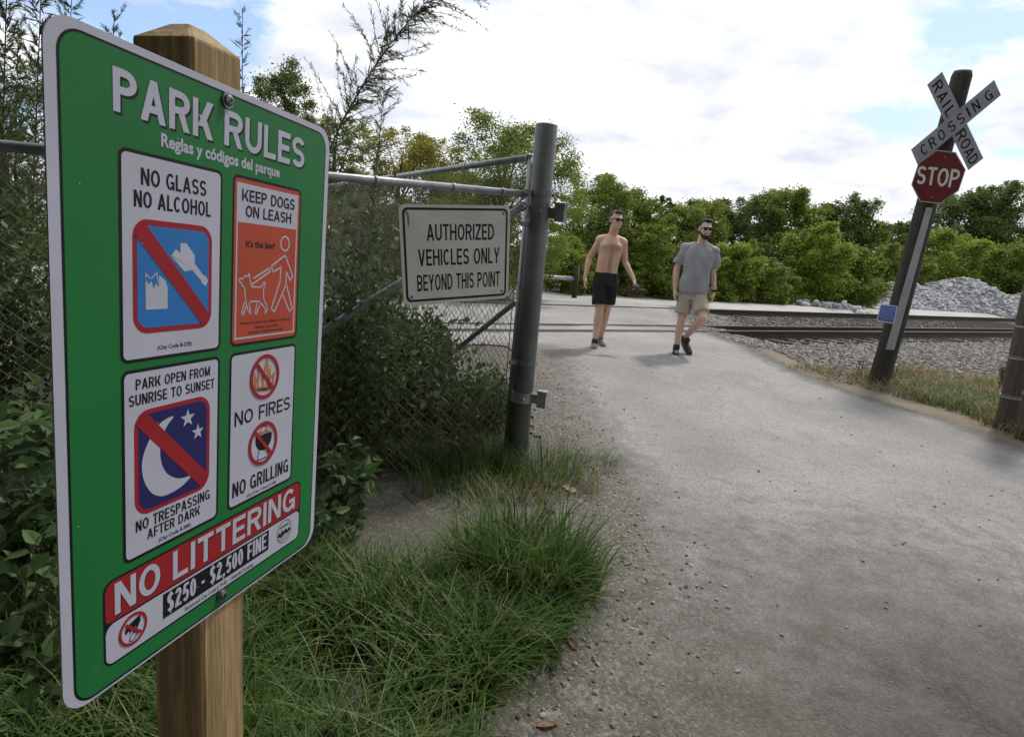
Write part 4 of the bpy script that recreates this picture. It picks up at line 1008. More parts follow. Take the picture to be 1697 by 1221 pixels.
def gp(px, Y):
    """ground point under photo column px at distance Y"""
    z = 0.0
    for _ in range(6):
        lo, hi = 0.0, 3000.0
        for _ in range(40):
            m_ = (lo+hi)/2
            if at(px, m_, Y)[2] > z: lo = m_
            else: hi = m_
        p = at(px, lo, Y); z = gz(p[0], p[1])
    return np.array([p[0], p[1], z])
SG = 'shrubs tangled behind the chain link fence'
shrub('dark vine tangled shrub behind the fence beside the park rules sign', 'shrub', gp(590, 4.2), (0.50, 0.42, 1.15), 46, 3400, 0.055, 'bush', SG)
shrub('dark leafy shrub under the authorized vehicles board', 'shrub', gp(690, 4.7), (0.42, 0.40, 0.78), 36, 2400, 0.05, 'bush', SG)
shrub('low shrub behind the mesh next to the steel post', 'shrub', gp(785, 4.8), (0.30, 0.3, 0.42), 26, 900, 0.045, 'bush', SG)
shrub('bare twiggy shrub rising to the top rail beside the rules sign', 'shrub', gp(610, 4.5), (0.55, 0.45, 1.75), 60, 900, 0.05, 'bush', SG, stemr=0.005)
shrub('yellow green sapling in the mesh below the authorized vehicles board', 'shrub', gp(712, 4.5), (0.16, 0.16, 1.05), 8, 330, 0.07, 'weedleaf', SG)
shrub('dense dark shrub at the far left behind the rules sign', 'shrub', gp(-20, 3.2), (0.75, 0.55, 1.65), 60, 6000, 0.06, 'bush', SG)
shrub('dark shrub filling the gap left of the rules sign post', 'shrub', gp(250, 3.4), (0.7, 0.45, 1.35), 50, 4200, 0.06, 'bush', SG)
shrub('dark shrub farther back at the left frame side of the fence', 'shrub', gp(-120, 4.4), (1.1, 0.7, 2.1), 60, 5200, 0.075, 'bush', SG)
shrub('tall dark shrub hidden behind the rules sign', 'shrub', gp(330, 4.9), (1.1, 0.6, 1.75), 60, 4200, 0.075, 'bush', SG)
for px, Y, r, h, lb in ((545, 3.5, 0.4, 0.8, 'dark shrub pressed against the mesh right of the rules sign'), (640, 4.0, 0.4, 0.9, 'vine shrub below the left end of the authorized vehicles board'), (760, 4.3, 0.3, 0.5, 'low tangle at the bottom of the mesh below the board'),
        (820, 4.7, 0.25, 0.36, 'low scrub at the foot of the end upright')):
    shrub(lb, 'shrub', gp(px, Y), (r, r, h), 40, int(4200*h), 0.045, 'bush', SG, shell=0.6)
for px, Y, r, h, n, lb in ((560, 3.3, 0.22, 1.45, 900, 'leafy vine climbing the mesh next to the rules sign'), (628, 3.75, 0.22, 1.15, 800, 'leafy vine climbing the mesh under the diagonal brace'), (700, 4.0, 0.18, 0.85, 600, 'leafy vine climbing the mesh below the authorized vehicles board'),
        (775, 4.15, 0.2, 0.6, 500, 'short vine on the mesh near the end upright'), (815, 4.25, 0.12, 0.55, 380, 'vine scrambling up beside the steel post')):
    shrub(lb, 'vine', gp(px, Y), (r, r*0.5, h), 18, n, 0.055, 'weedleaf' if n in (900, 600) else 'bush', 'vines climbing the chain link mesh', 'vine', shell=0.7, stemr=0.004)
def tangle(label, px0, px1, n, hmax, Yoff, leafn, mat='bush'):
    a_, b_ = onfence(px0, 700, -Yoff), onfence(px1, 700, -Yoff); g = np.array([a_[0], a_[1], gz(a_[0], a_[1])]); o = thing('vine', label, 'vine', g, 'dry vines woven through the chain link mesh'); mb = MB(); Pl = []
    for i in range(n):
        f = rng.random(); p = a_+(b_-a_)*f; p = np.array([p[0], p[1], gz(p[0], p[1])+rng.random()**2*hmax*0.5])-g+FN*rng.normal()*0.05; ang = rng.normal()*0.6; h = hmax*(0.35+0.65*rng.random()); L = 0.0; pts = [p]
        while L < h:
            ang += rng.normal()*0.45; ang *= 0.93; st_ = 0.06; p = p+(FD*sin(ang)+np.array([0, 0, cos(ang)]))*st_+FN*rng.normal()*0.012; L += st_; pts.append(p)
            if rng.random() < leafn: Pl.append(p)
            if p[2] > hmax or (p+g-b_) @ FD > -0.03: break
        mb.tube(pts, list(np.linspace(rng.uniform(0.002, 0.005), 0.0008, len(pts))), 4, cap=False)
    mb.build('stem', MT['stem'], o); Pl = np.array(Pl); L = rng.uniform(0.035, 0.085, len(Pl)); V, F = leaf_arrays(Pl+rng.normal(size=Pl.shape)*0.02, rdir(len(Pl)), L, L*0.5); npmesh('foliage', V, F, MT[mat], parent=o)
tangle('brown vine tangle on the mesh beside the rules sign up to the top rail', 530, 660, 75, 1.75, 0.06, 0.75, 'weedleaf')
tangle('dry vine tangle on the mesh under the authorized vehicles board', 650, 780, 50, 1.0, 0.06, 0.5, 'weedleaf')
tangle('thin dry vines on the mesh at the steel post', 765, 815, 45, 0.95, 0.05, 0.25, 'weedleaf')
WG = 'broad leaved weeds around the rules sign'
for px, Y, r, h, n, lb in ((20, 1.75, 0.26, 0.62, 170, 'broad leaved weed nearest the lower left side of the rules sign'), (70, 2.1, 0.28, 0.85, 200, 'taller broad leaved weed just left of the rules sign'),
        (-40, 2.2, 0.3, 0.7, 200, 'broad leaved weed cut by the left side of the photo'), (565, 2.75, 0.17, 0.52, 150, 'broad leaved weed peeping out right of the rules sign'),
        (515, 2.45, 0.2, 0.35, 120, 'low broad leaved weed under the lower right corner of the rules sign'), (170, 2.2, 0.35, 0.5, 160, 'broad leaved weed behind the lower part of the rules sign'),
        (0, 1.9, 0.24, 0.95, 240, 'tall dark weed filling the left side beside the rules sign'), (50, 1.6, 0.2, 0.42, 150, 'broad leaved weed over the grass at the left of the sign bottom'), (95, 2.4, 0.3, 1.0, 260, 'dense broad leaved weed close behind the left edge of the rules sign'),
        (30, 1.45, 0.2, 0.3, 90, 'short broad leaved weed at the bottom left in the grass'), (425, 2.6, 0.25, 0.6, 140, 'broad leaved weed hidden partly behind the wooden post')):
    shrub(lb, 'weed', gp(px, Y), (r, r, h), 14, n, 0.085, 'weedleaf', WG, 'weed', True, 0.004, 0.3)

# tall feathery weeds against the sky
def feather(label, base, tip, bow, nb, blen, mat='feather', rad=0.011, start=0.3, leafn=26, droop=0.35):
    base = np.array(base, float); o = thing('tall_weed', label, 'weed', base, 'tall feathery weeds'); mb = MB()
    e = np.array(tip)-base; m_ = e*0.5+np.array(bow); B = bezier((0, 0, -0.1), m_, e, 16); mb.tube(B, list(np.linspace(rad, 0.002, 16)), 6)
    Pl, Dl = [], []
    for i in range(nb):
        t = start+(1-start)*(i+rng.random())/nb; k = min(int(t*15), 14); p = B[k]+(B[k+1]-B[k])*(t*15-k); ax = B[k+1]-B[k]; ax /= np.linalg.norm(ax)
        q = rdir(1)[0]; q -= ax*(q @ ax); q /= np.linalg.norm(q); L = blen*(1.15-t*0.75)*(0.25+1.0*rng.random()**1.3)
        sp2 = 0.45+0.5*rng.random(); e2 = p+(ax*(1.1-sp2*0.5)+q*sp2)*L*0.9-np.array([0, 0, droop*L*0.6*rng.random()]); C_ = bezier(p, p+(ax*0.5+q*0.6)*L*0.55, e2, 7); mb.tube(C_, list(np.linspace(rad*0.22, 0.0009, 7)), 3, cap=False)
        tt = rng.random(leafn)*5.99; j = tt.astype(int); f = (tt-j)[:, None]; C_ = np.array(C_)
        Pl.append(C_[j]*(1-f)+C_[j+1]*f); Dl.append((C_[j+1]-C_[j])/np.linalg.norm(C_[j+1]-C_[j], axis=1, keepdims=True)+rdir(leafn)*0.75)
    # narrow leaves along the main stem
    n = 200; tt = (0.1+0.85*rng.random(n))*14.99; j = tt.astype(int); f = (tt-j)[:, None]; Pm = B[j]*(1-f)+B[j+1]*f
    V1, F1 = leaf_arrays(np.concatenate(Pl), np.concatenate(Dl), rng.uniform(0.012, 0.045, nb*leafn), np.full(nb*leafn, 0.0042))
    V2, F2 = leaf_arrays(Pm, rdir(n, 0.2), rng.uniform(0.05, 0.13, n), np.full(n, 0.011))
    mb.build('stem', MT['stem'], o); npmesh('foliage', np.concatenate([V1, V2]), np.concatenate([F1, F2+len(V1)]), MT[mat], parent=o)
feather('tall weed arching up to the right over the fence', gp(440, 4.0), at(735, -25, 3.9), (-0.42, 0, 0.50), 170, 0.74, start=0.36, rad=0.0095, leafn=60, droop=0.9)
feather('shorter pale weed standing behind the top rail', gp(590, 4.3), at(640, 120, 4.3), (-0.03, 0, 0.0), 46, 0.40, start=0.5, rad=0.008, leafn=36)
feather('wispy weed rising behind the wooden post cap', gp(400, 4.6), at(402, 15, 4.6), (0.0, 0, 0), 40, 0.30, start=0.4, rad=0.008)
for px, Y, tx, ty, nb, lb in ((-10, 3.6, 15, -150, 90, 'tallest dark feathery weed at the left of the sky'), (40, 3.8, 70, -60, 80, 'dark feathery weed left of the rules sign top'), (80, 4.2, 120, -20, 60, 'thin feathery weed over the corner of the rules sign'),
        (160, 4.6, 190, 25, 40, 'wispy weed between the rules sign and the post cap'), (-60, 4.2, -30, -120, 80, 'dark feathery weed cut by the left side of the photo'), (20, 4.6, 30, 40, 60, 'low feathery weed among the dark shrubs')):
    feather(lb, gp(px, Y), at(tx, ty, Y), (0, 0, 0), nb, 0.36, start=0.3, leafn=75, rad=0.008)

# ------------------------------------------------------------------ trees
def tree(label, px, D, top_py, half_px, mat, nleaf=6500, low=0.06, group='trees beyond the railway', name='tree', lsz=None, nclump=110, shape=1.0, seed=None):
    g = gp(px, D); t = at(px, top_py, D); h = t[2]-g[2]; hw = half_px*D/FPX*1.02
    nleaf = int(nleaf*5.6); o = thing(name, label, 'bush' if name == 'bush' else 'tree', g, group); mb = MB()
    tr = 0.018*h+0.03; mb.tube([(0, 0, -0.3), (0.02*h, 0, h*0.25), (-0.02*h, 0.02*h, h*0.55), (0.01*h, 0, h*0.85)], [tr*1.3, tr, tr*0.6, tr*0.2], 8)
    C_, Rr = [], []
    for i in range(nclump):
        v = (i+rng.random())/nclump; zf = low+(0.97-low)*v
        wz = (min(1, (1-((zf-0.42)/0.60)**2 if zf > 0.42 else 1-0.35*((0.42-zf)/0.42)**2)))
        wz = max(wz, 0.05)**(0.36*shape); a = rng.random()*2*pi; r = hw*wz*(rng.random()**0.45)*(0.66+0.52*rng.random())
        c = np.array([cos(a)*r, sin(a)*r, h*zf]); C_.append(c); Rr.append(hw*(0.09+0.20*rng.random()**1.5)*(0.72+0.4*wz))
        if i % 6 == 0: mb.tube([(0, 0, h*min(zf*0.6, 0.6)), c*np.array([0.5, 0.5, 0.85]), c], [tr*0.35, tr*0.18, tr*0.05], 5, cap=False)
    mb.build('trunk', MT['bark'], o)
    C_ = np.array(C_); Rr = np.array(Rr); wgt = Rr**2; i = rng.choice(nclump, nleaf, p=wgt/wgt.sum())
    dout = C_*np.array([1, 1, 0.0])/(hw+1e-6)+rdir(nclump)*0.45+np.array([0, 0, 0.55]); dout /= np.linalg.norm(dout, axis=1, keepdims=True)
    tt = rng.random(nleaf)**0.75; ln = (1.3+1.5*rng.random(nclump))[i]*Rr[i]; tip = 1.0-0.72*tt
    P = C_[i]+dout[i]*((tt-0.35)*ln)[:, None]+rng.normal(size=(nleaf, 3))*(Rr[i]*tip*0.86)[:, None]*np.array([1, 1, 0.7])
    P[:, 2] = np.clip(P[:, 2]-0.10*tt*ln, 0.05, h*1.05)
    L = (lsz or (0.0036*D))*(0.6+0.7*rng.random(nleaf)); d = rdir(nleaf)*np.array([1, 1, 0.5])+np.array([0, 0, -0.15])
    V, F = leaf_arrays(P, d, L, L*0.6)
    npmesh('crown', V, F, MT[mat], parent=o); return o
TG = 'trees beyond the railway'
for a in (('tall yellow green tree directly behind the steel fence post', 968, 21, 292, 62, 'leafA', 9000),
          ('green tree behind the shirtless walker', 1035, 23, 318, 54, 'leafA', 6500), ('dark narrow tree rising between the two walkers', 1086, 27, 322, 20, 'leafC', 3000),
          ('rounded tree behind the head of the walker in grey', 1140, 27, 332, 54, 'leafA', 7500), ('tree with a loose crown right of the walker in grey', 1205, 29, 330, 50, 'leafC', 7500),
          ('highest tree in the middle of the tree line', 1272, 30, 310, 56, 'leafA', 8500), ('dark tree at the right end of the tall middle group', 1375, 31, 326, 52, 'leafC', 7000),
          ('dark tree seen above the stone heaps left of the leaning pole', 1462, 37, 366, 36, 'leafC', 4500), ('large dark tree behind the leaning crossing pole', 1575, 44, 318, 66, 'leafC', 9000),
          ('dark tree right of the stop sign, tallest on that side', 1622, 43, 294, 52, 'leafC', 8000), ('dark tree at the right side of the photo', 1705, 42, 378, 46, 'leafC', 4500),
          ('dark tree just outside the right of the stone heaps', 1770, 42, 360, 60, 'leafC', 4000)):
    tree(*a)
BGp = 'bushes along the foot of the tree line'
for a in (('bright bush behind the shirtless walker, nearest the barrier', 930, 19.0, 395, 40, 'leafB', 3500), ('yellow green bush between the barrier post and the shirtless walker', 980, 19.5, 410, 36, 'leafA', 3500),
          ('bright bush between the two walkers', 1065, 20.5, 372, 44, 'leafA', 4500), ('leafy bush behind the walker in grey', 1130, 21, 408, 40, 'leafA', 3500), ('bright bush just right of the walker in grey', 1205, 22, 404, 46, 'leafB', 4500),
          ('low arching bush on the dry verge', 1255, 22.5, 428, 38, 'leafA', 3500), ('brightest bush in the middle of the verge', 1342, 25, 374, 54, 'leafB', 7000), ('dark gap filling bush behind the brightest bush', 1300, 26.5, 385, 50, 'leafC', 4500),
          ('dull green bush beside the small rocks', 1402, 26, 412, 46, 'leafA', 4500), ('olive bush directly left of the leaning pole', 1465, 33, 408, 46, 'leafA', 4500), ('bright bush behind the stone heap, right of the pole', 1548, 37, 384, 52, 'leafB', 5500),
          ('olive bush behind the right stone heap', 1635, 38, 398, 60, 'leafA', 5500), ('dark bush at the far right behind the heaps', 1705, 38, 404, 50, 'leafC', 4000)):
    tree(*a, low=0.02, group=BGp, name='bush', nclump=int(rng.integers(50, 90)), shape=rng.uniform(0.8, 2.2))
for px, D, tp, hp, mt, n, lb in ((948, 18.6, 440, 22, 'leafA', 900, 'small low bush at the barrier post'), (1052, 20, 418, 22, 'leafB', 1100, 'slim sapling right beside the shirtless walker'), (1098, 20.4, 440, 20, 'leafA', 800, 'lowest bush between the two walkers'),
        (1180, 21.5, 436, 24, 'leafB', 1000, 'low bush at the elbow of the walker in grey'), (1232, 22, 398, 20, 'leafB', 1300, 'upright sapling on the verge right of the walker in grey'), (1290, 23.5, 442, 26, 'leafA', 1000, 'low spreading bush in front of the middle trees'),
        (1318, 29, 342, 24, 'leafB', 1800, 'bright young tree beside the highest tree'), (1420, 30, 352, 26, 'leafA', 1800, 'young green tree left of the leaning pole'), (1372, 25.5, 438, 26, 'leafB', 1000, 'bright low bush behind the small rocks'), (1440, 29, 424, 22, 'leafA', 900, 'low bush touching the left of the leaning pole'),
        (1596, 37, 420, 26, 'leafB', 1300, 'bright low bush peeping over the tall stone heap'), (1668, 38, 428, 30, 'leafA', 1200, 'low bush in the dip between the stone heaps'), (1012, 22, 350, 24, 'leafB', 1800, 'bright sapling over the head of the shirtless walker')):
    tree(lb, px, D, tp, hp, mt, n, low=0.02, group=BGp, name='bush', nclump=40, shape=rng.uniform(0.9, 2.4))
FGp = 'trees seen over the chain link fence'
for a in (('large green tree over the top of the back fence panel', 822, 15, 203, 96, 'leafA', 13000), ('yellowing tree over the middle of the fence', 655, 17, 216, 92, 'leafD', 12000),
          ('green tree touching the right corner of the rules sign', 548, 15, 192, 54, 'leafA', 5000), ('tall dark tree behind the wooden post', 468, 14, 108, 60, 'leafC', 9000),
          ('low green tree filling the space under the yellowing tree', 735, 18, 282, 60, 'leafA', 5500), ('bush beyond the mesh left of the authorized vehicles board', 600, 13, 330, 70, 'leafC', 5500), ('bush beyond the mesh behind the authorized vehicles board', 760, 14, 345, 80, 'leafA', 5500),
          ('dark tree at the far left over the fence rail', 20, 11, 95, 110, 'leafC', 8000), ('tree hidden for the most part behind the rules sign', 250, 13, 150, 110, 'leafC', 6000)):
    tree(*a, group=FGp)
# unseen trees and bushes, added to block sky and sun light
for x, y, h, r, n, zc, zr, lb in ((-3.4, -1.9, 9.0, 3.8, 12000, 0.66, 0.33, 'large unseen tree behind the photographer, added for shade on the fence side'), (2.6, -2.6, 10.0, 4.3, 14000, 0.66, 0.33, 'large unseen tree behind the photographer, added for shade on the road side'),
        (-3.3, -3.4, 4.6, 2.0, 6000, 0.48, 0.5, 'unseen dense bush added behind the photographer below the fence side tree to block sky light'), (-0.6, -5.2, 5.0, 2.2, 6000, 0.48, 0.5, 'unseen dense bush added straight behind the photographer to block sky light'),
        (7.3, 3.3, 11.6, 3.7, 13000, 0.77, 0.22, 'unseen tall tree right of the road, added to shade the foreground'),
        (-5.6, -0.6, 4.5, 1.9, 6000, 0.48, 0.5, 'unseen dense bush added left of the photographer to block sky light'), (2.6, -6.0, 5.0, 2.3, 6000, 0.48, 0.5, 'unseen dense bush added behind the photographer at the road side to block sky light')):
    g = np.array([x, y, gz(x, y)]); o = thing('tree', lb, 'tree', g); mb = MB(); mb.tube([(0, 0, -0.3), (0, 0, h*0.35), (0.1, 0.1, h*0.8)], [0.025*h, 0.02*h, 0.06], 10)
    for k in range(9):
        a_ = k*2.4; mb.tube([(0, 0, h*0.3), (cos(a_)*r*0.5, sin(a_)*r*0.5, h*0.55), (cos(a_)*r*0.9, sin(a_)*r*0.9, h*(0.5+0.05*(k % 5)))], [0.09, 0.06, 0.02], 6)
    mb.build('trunk', MT['bark'], o); P = rdir(n)*(0.55+0.45*rng.random((n, 1))**0.5)*np.array([r, r, h*zr])+np.array([0, 0, h*zc]); P[:, 2] = np.maximum(P[:, 2], 0.05)
    L = rng.uniform(0.18, 0.34, n); V, F = leaf_arrays(P, rdir(n), L, L*0.6); npmesh('crown', V, F, MT['leafC'], parent=o)

# ------------------------------------------------------------------ stone heaps, rocks
def heap(label, px, D, top_py, half_px, n, ry=1.6, smin=0.035, smax=0.11):
    n = int(n*1.7)
    g = gp(px, D); t = at(px, top_py, D); h = t[2]-g[2]; hw = half_px*D/FPX; o = thing('stone_heap', label, 'stone heap', g, 'heaps of broken stone beyond the rails')
    f = lambda x, y: h*np.clip(1-((x/hw)**2+(y/ry)**2)**0.62+0.34*fbm(x+px, y, 0.9, 3)+0.14*fbm(x, y, 3, 5), -0.06, 2)**1.0
    xs_ = np.linspace(-hw*1.15, hw*1.15, 60); ys_ = np.linspace(-ry*1.15, ry*1.15, 40); X, Y = np.meshgrid(xs_, ys_)
    V = np.stack([X, Y, f(X, Y)-0.02], -1).reshape(-1, 3); i = np.arange(2400).reshape(40, 60); F = np.stack([i[:-1, :-1], i[:-1, 1:], i[1:, 1:], i[1:, :-1]], -1).reshape(-1, 4)
    npmesh('mound', V, F, MT['heap'], parent=o, smooth=True)
    x = rng.uniform(-hw*1.1, hw*1.1, n*2); y = rng.uniform(-ry*1.1, ry*0.5, n*2); z = f(x, y); k = z > 0.0; P = np.stack([x, y, z], -1)[k][:n]
    so = stones('broken_stone', P, smin+(smax-smin)*rng.random(len(P))**2.2, MT['rubble'], parent=o); so['kind'] = 'stuff'
heap('tall pointed grey stone heap right of the leaning pole', 1580, 31, 459, 128, 3800, 2.2)
heap('stone heap partly hidden by the leaning pole', 1492, 30, 466, 104, 3000, 2.0)
heap('lowest stone heap behind the small rocks, left of the leaning pole', 1425, 29, 490, 70, 1500, 1.5)
heap('low stone heap at the right side of the photo', 1700, 33, 484, 80, 2200, 1.7)
for k in range(42):
    px = 1322+118*(k/42)+rng.normal()*3; D = 22.5+rng.random()*1.0; g = gp(px, D); s_ = 0.06+0.12*rng.random()
    zo = 0.0 if k % 3 else 0.12
    o = stones('rock', np.array([[0, 0, zo]]), np.array([s_]), MT['rubble'], lift=0.4); o.location = g
    tag(o, 'grey broken rock in the loose row left of the stone heaps', 'rock', 'rocks in a row on the gravel lot')
def slab(label, px, py, size, mat, name='stone', cat='stone', flat=0.4, rz=0.0):
    g = G(px, py); o = stones(name, np.zeros((1, 3)), np.array([size]), MT[mat], flat=flat, lift=0.2); o.location = g; o.rotation_euler[2] = rz; tag(o, label, cat)
slab('tan flat stone in the dry grass by the steel post', 945, 815, 0.062, 'sandstone')
slab('long tan stone half buried beside the flat tan stone', 912, 806, 0.06, 'sandstone', flat=0.3)
for px, py, s_, lb in ((1060, 1010, 0.012, 'white pebble on the dirt beside the largest grass tuft'), (862, 1122, 0.018, 'grey pebble at the lower end of the grass'), (838, 1138, 0.015, 'brown pebble beside the leaf litter'), (988, 880, 0.012, 'pale pebble at the road side of the gravel')):
    slab(lb, px, py, s_, 'pebble', flat=0.6)
def deadleaf(px, py, L, lb, rz):
    g = G(px, py); mb = MB(); V = []
    for t, w_ in ((0, 0.03), (0.2, 0.28), (0.5, 0.38), (0.8, 0.2), (1, 0.02)):
        for q in (-1, 0, 1): V.append((L*(t-0.5), q*w_*L*0.6, 0.004+0.12*L*abs(q)+0.10*L*sin(t*3.1)))
    F = [(3*i+j, 3*i+3+j, 3*i+4+j, 3*i+1+j) for i in range(4) for j in range(2)]; mb.add(V, F)
    o = mb.build('dead_leaf', MT['deadleaf'], None, True); o.location = (g[0], g[1], max(g[2], 0.01+g[2])); o.rotation_euler[2] = rz; tag(o, lb, 'dead leaf', 'fallen leaves on the dirt')
for px, py, L, rz, lb in ((948, 1075, 0.075, 1.9, 'curled brown leaf at the tip of the grass'), (905, 1210, 0.07, 0.2, 'lobed tan leaf at the bottom of the dirt'), (825, 1165, 0.08, 2.2, 'grey brown leaf lying among the grass blades'), (783, 1108, 0.06, 0.7, 'pale leaf inside the grass'),
        (1040, 940, 0.05, 0.4, 'small brown leaf right of the largest tuft'), (915, 1092, 0.05, 2.6, 'brown leaf under the edge of the grass'), (1028, 925, 0.035, 1.0, 'tiny leaf beside the gravel'), (880, 1150, 0.04, 1.4, 'small curled leaf on bare dirt')):
    deadleaf(px, py, L, lb, rz)
def twig(pxs, r, lb):
    P3 = np.array([G(*p)+np.array([0, 0, r*1.2]) for p in pxs]); g = P3[0].copy(); mb = MB(); mb.tube(P3-g, list(np.linspace(r, r*0.5, len(P3))), 6)
    o = mb.build('twig', MT['twig'], None, True); o.location = g; tag(o, lb, 'twig', 'twigs on the dirt')
twig(((838, 1192), (852, 1200), (868, 1206), (884, 1203)), 0.006, 'pale forked twig at the bottom of the dirt')
twig(((872, 1117), (895, 1124), (912, 1131)), 0.005, 'dark twig lying by the grass end')
twig(((668, 818), (680, 828), (690, 838)), 0.004, 'reddish twig on the bare soil by the fence')
twig(((1578, 862), (1612, 866), (1645, 872)), 0.006, 'thin pale twig lying on the asphalt')
for px, D, h, lb in ((1655, 8.6, 0.62, 'withered dark weed stalk near the banded post'), (1424, 8.9, 0.38, 'withered weed stalk left of the leaning pole base'), (1480, 8.9, 0.4, 'withered weed stalk right of the leaning pole base')):
    shrub(lb, 'weed', gp(px, D), (0.07, 0.07, h), 7, 260 if h > 0.5 else 30, 0.04, 'deadleaf', 'withered weed stalks', 'weed', stemr=0.008)

# ------------------------------------------------------------------ people
def skinmat(name, base, hair=None):
    m, t, b = new_mat(name); c = t.nodes.new('ShaderNodeTexCoord').outputs['Object']
    f = ramp(noise_node(t, 6, 5, 0.6, c), [(0.3, 0.0), (0.7, 1.0)], t); col = mixc(t, f, base, (base[0]*0.82, base[1]*0.68, base[2]*0.62))
    if hair:
        for (cx_, cy_, cz_), s_, dk in hair:
            mp = t.nodes.new('ShaderNodeMapping'); mp.inputs['Location'].default_value = (-cx_/s_[0], -cy_/s_[1], -cz_/s_[2]); mp.inputs['Scale'].default_value = (1/s_[0], 1/s_[1], 1/s_[2]); t.links.new(c, mp.inputs[0])
            g_ = t.nodes.new('ShaderNodeVectorMath'); g_.operation = 'LENGTH'; t.links.new(mp.outputs[0], g_.inputs[0])
            k = M('MULTIPLY', ramp(g_.outputs['Value'], [(0.2, 1.0), (1.0, 0.0)], t), ramp(noise_node(t, 70, 3, 0.6, c), [(0.35, 0.25), (0.65, 1.0)], t), t)
            col = mixc(t, M('MULTIPLY', k, dk, t), col, (0.07, 0.04, 0.025))
    t.links.new(col, b.inputs['Base Color']); b.inputs['Roughness'].default_value = 0.55; b.inputs['Subsurface Weight'].default_value = 0.06; b.inputs['Subsurface Radius'].default_value = (0.02, 0.008, 0.004); return m
MT['hair1'] = simple('brown_hair', (0.075, 0.05, 0.032), 0.8, var=0.25, scale=120, bumpS=0.5, bscale=150)
MT['hair2'] = simple('black_hair', (0.018, 0.014, 0.012), 0.7, var=0.25, scale=120, bumpS=0.5, bscale=150)
MT['beard'] = simple('dark_beard', (0.05, 0.03, 0.02), 0.9, var=0.3, scale=90, bumpS=0.4, bscale=150)
MT['glasses'] = simple('black_glasses', (0.01, 0.01, 0.01), 0.15, var=0.02)
MT['blackcloth'] = simple('black_cloth', (0.013, 0.013, 0.015), 0.9, var=0.2, scale=8, bumpS=0.2, bscale=40)
MT['greycloth'] = simple('grey_cotton', (0.30, 0.305, 0.335), 0.92, var=0.08, scale=7, bumpS=0.25, bscale=24)
MT['khaki'] = simple('khaki_cotton', (0.42, 0.385, 0.305), 0.9, var=0.10, scale=7, bumpS=0.3, bscale=26)
MT['shoeA'] = simple('tan_maroon_shoe', (0.21, 0.21, 0.20), 0.8, scale=10, c2=(0.06, 0.016, 0.022))
MT['shoeB'] = simple('black_shoe', (0.02, 0.022, 0.025), 0.6, var=0.2)
MT['sole'] = simple('pale_sole', (0.42, 0.41, 0.39), 0.8, var=0.1)
MT['soleB'] = simple('grey_sole', (0.20, 0.21, 0.22), 0.8, var=0.1)
MT['sock'] = simple('dark_sock', (0.05, 0.045, 0.04), 0.95, var=0.3, scale=60)
MT['browncap'] = simple('dark_brown_fabric', (0.05, 0.035, 0.028), 0.9, var=0.25, scale=30)
MT['greyfabric'] = simple('grey_fabric', (0.11, 0.11, 0.12), 0.9, var=0.2, scale=30)
def remesh(mb, name, mats, parent, vox, smooth=4, fold=0.0, fs=9.0):
    me = bpy.data.meshes.new('tmp'); me.from_pydata(mb.v, [], mb.f); me.update()
    bm = bmesh.new(); bm.from_mesh(me); bmesh.ops.recalc_face_normals(bm, faces=bm.faces); bm.to_mesh(me); bm.free()
    o = bpy.data.objects.new('tmp', me); COL.objects.link(o)
    r = o.modifiers.new('r', 'REMESH'); r.mode = 'VOXEL'; r.voxel_size = vox
    if smooth: q = o.modifiers.new('s', 'SMOOTH'); q.factor = 0.5; q.iterations = smooth
    dg = bpy.context.evaluated_depsgraph_get(); dg.update(); m2 = bpy.data.meshes.new_from_object(o.evaluated_get(dg)); bpy.data.objects.remove(o)
    if fold:
        n = len(m2.vertices); co = np.empty(n*3, np.float32); m2.vertices.foreach_get('co', co); co = co.reshape(-1, 3); nm = np.empty(n*3, np.float32); m2.vertices.foreach_get('normal', nm); nm = nm.reshape(-1, 3)
        dsp = np.array([mnoise.noise((p[0]*fs, p[1]*fs, p[2]*fs*0.55+p[0]*4)) for p in co.tolist()]); co += nm*(dsp*fold)[:, None]; m2.vertices.foreach_set('co', co.ravel())
    m2.materials.clear()
    for q in (mats if isinstance(mats, (list, tuple)) else [mats]): m2.materials.append(q)
    m2.polygons.foreach_set('use_smooth', np.ones(len(m2.polygons), bool)); m2.update(); m2.name = name
    return link(bpy.data.objects.new(name, m2), parent)
def vec(*a): return np.array(a, float)
def hand(mb, wr, d, pn, th, curl=0.5):
    """wr wrist, d pointing direction, pn palm normal, th thumb side"""
    d = d/np.linalg.norm(d); th = th-d*(th @ d); th /= np.linalg.norm(th); pn = np.cross(d, th)*np.sign(np.cross(d, th) @ pn)
    Mh = np.stack([th, pn, d], 1); mb.ell(wr+d*0.05, (0.040, 0.017, 0.055), 0, Mh); mb.cap(wr-d*0.02, wr+d*0.03, 0.026, 0.026)
    for k, (o_, L) in enumerate(((0.028, 0.074), (0.010, 0.082), (-0.009, 0.076), (-0.026, 0.060))):
        b0 = wr+d*0.092+th*o_; c1 = curl*(0.7+0.12*k); d1 = d*cos(c1*0.6)+pn*sin(c1*0.6); d2_ = d*cos(c1*1.6)+pn*sin(c1*1.6)
        p1 = b0+d1*L*0.5; mb.cap(b0-d*0.02, p1, 0.0095, 0.0088, 8); mb.cap(p1, p1+d2_*L*0.5, 0.0088, 0.0075, 8)
    b0 = wr+d*0.03+th*0.034; t1 = b0+(d*0.75+th*0.55+pn*0.25)*0.04; mb.cap(wr+d*0.02+th*0.018, t1, 0.014, 0.011, 8); mb.cap(t1, t1+(d*0.93+th*0.12+pn*0.3)*0.032, 0.0105, 0.0085, 8)
def rotz(a): return np.array([[cos(a), -sin(a), 0], [sin(a), cos(a), 0], [0, 0, 1]])
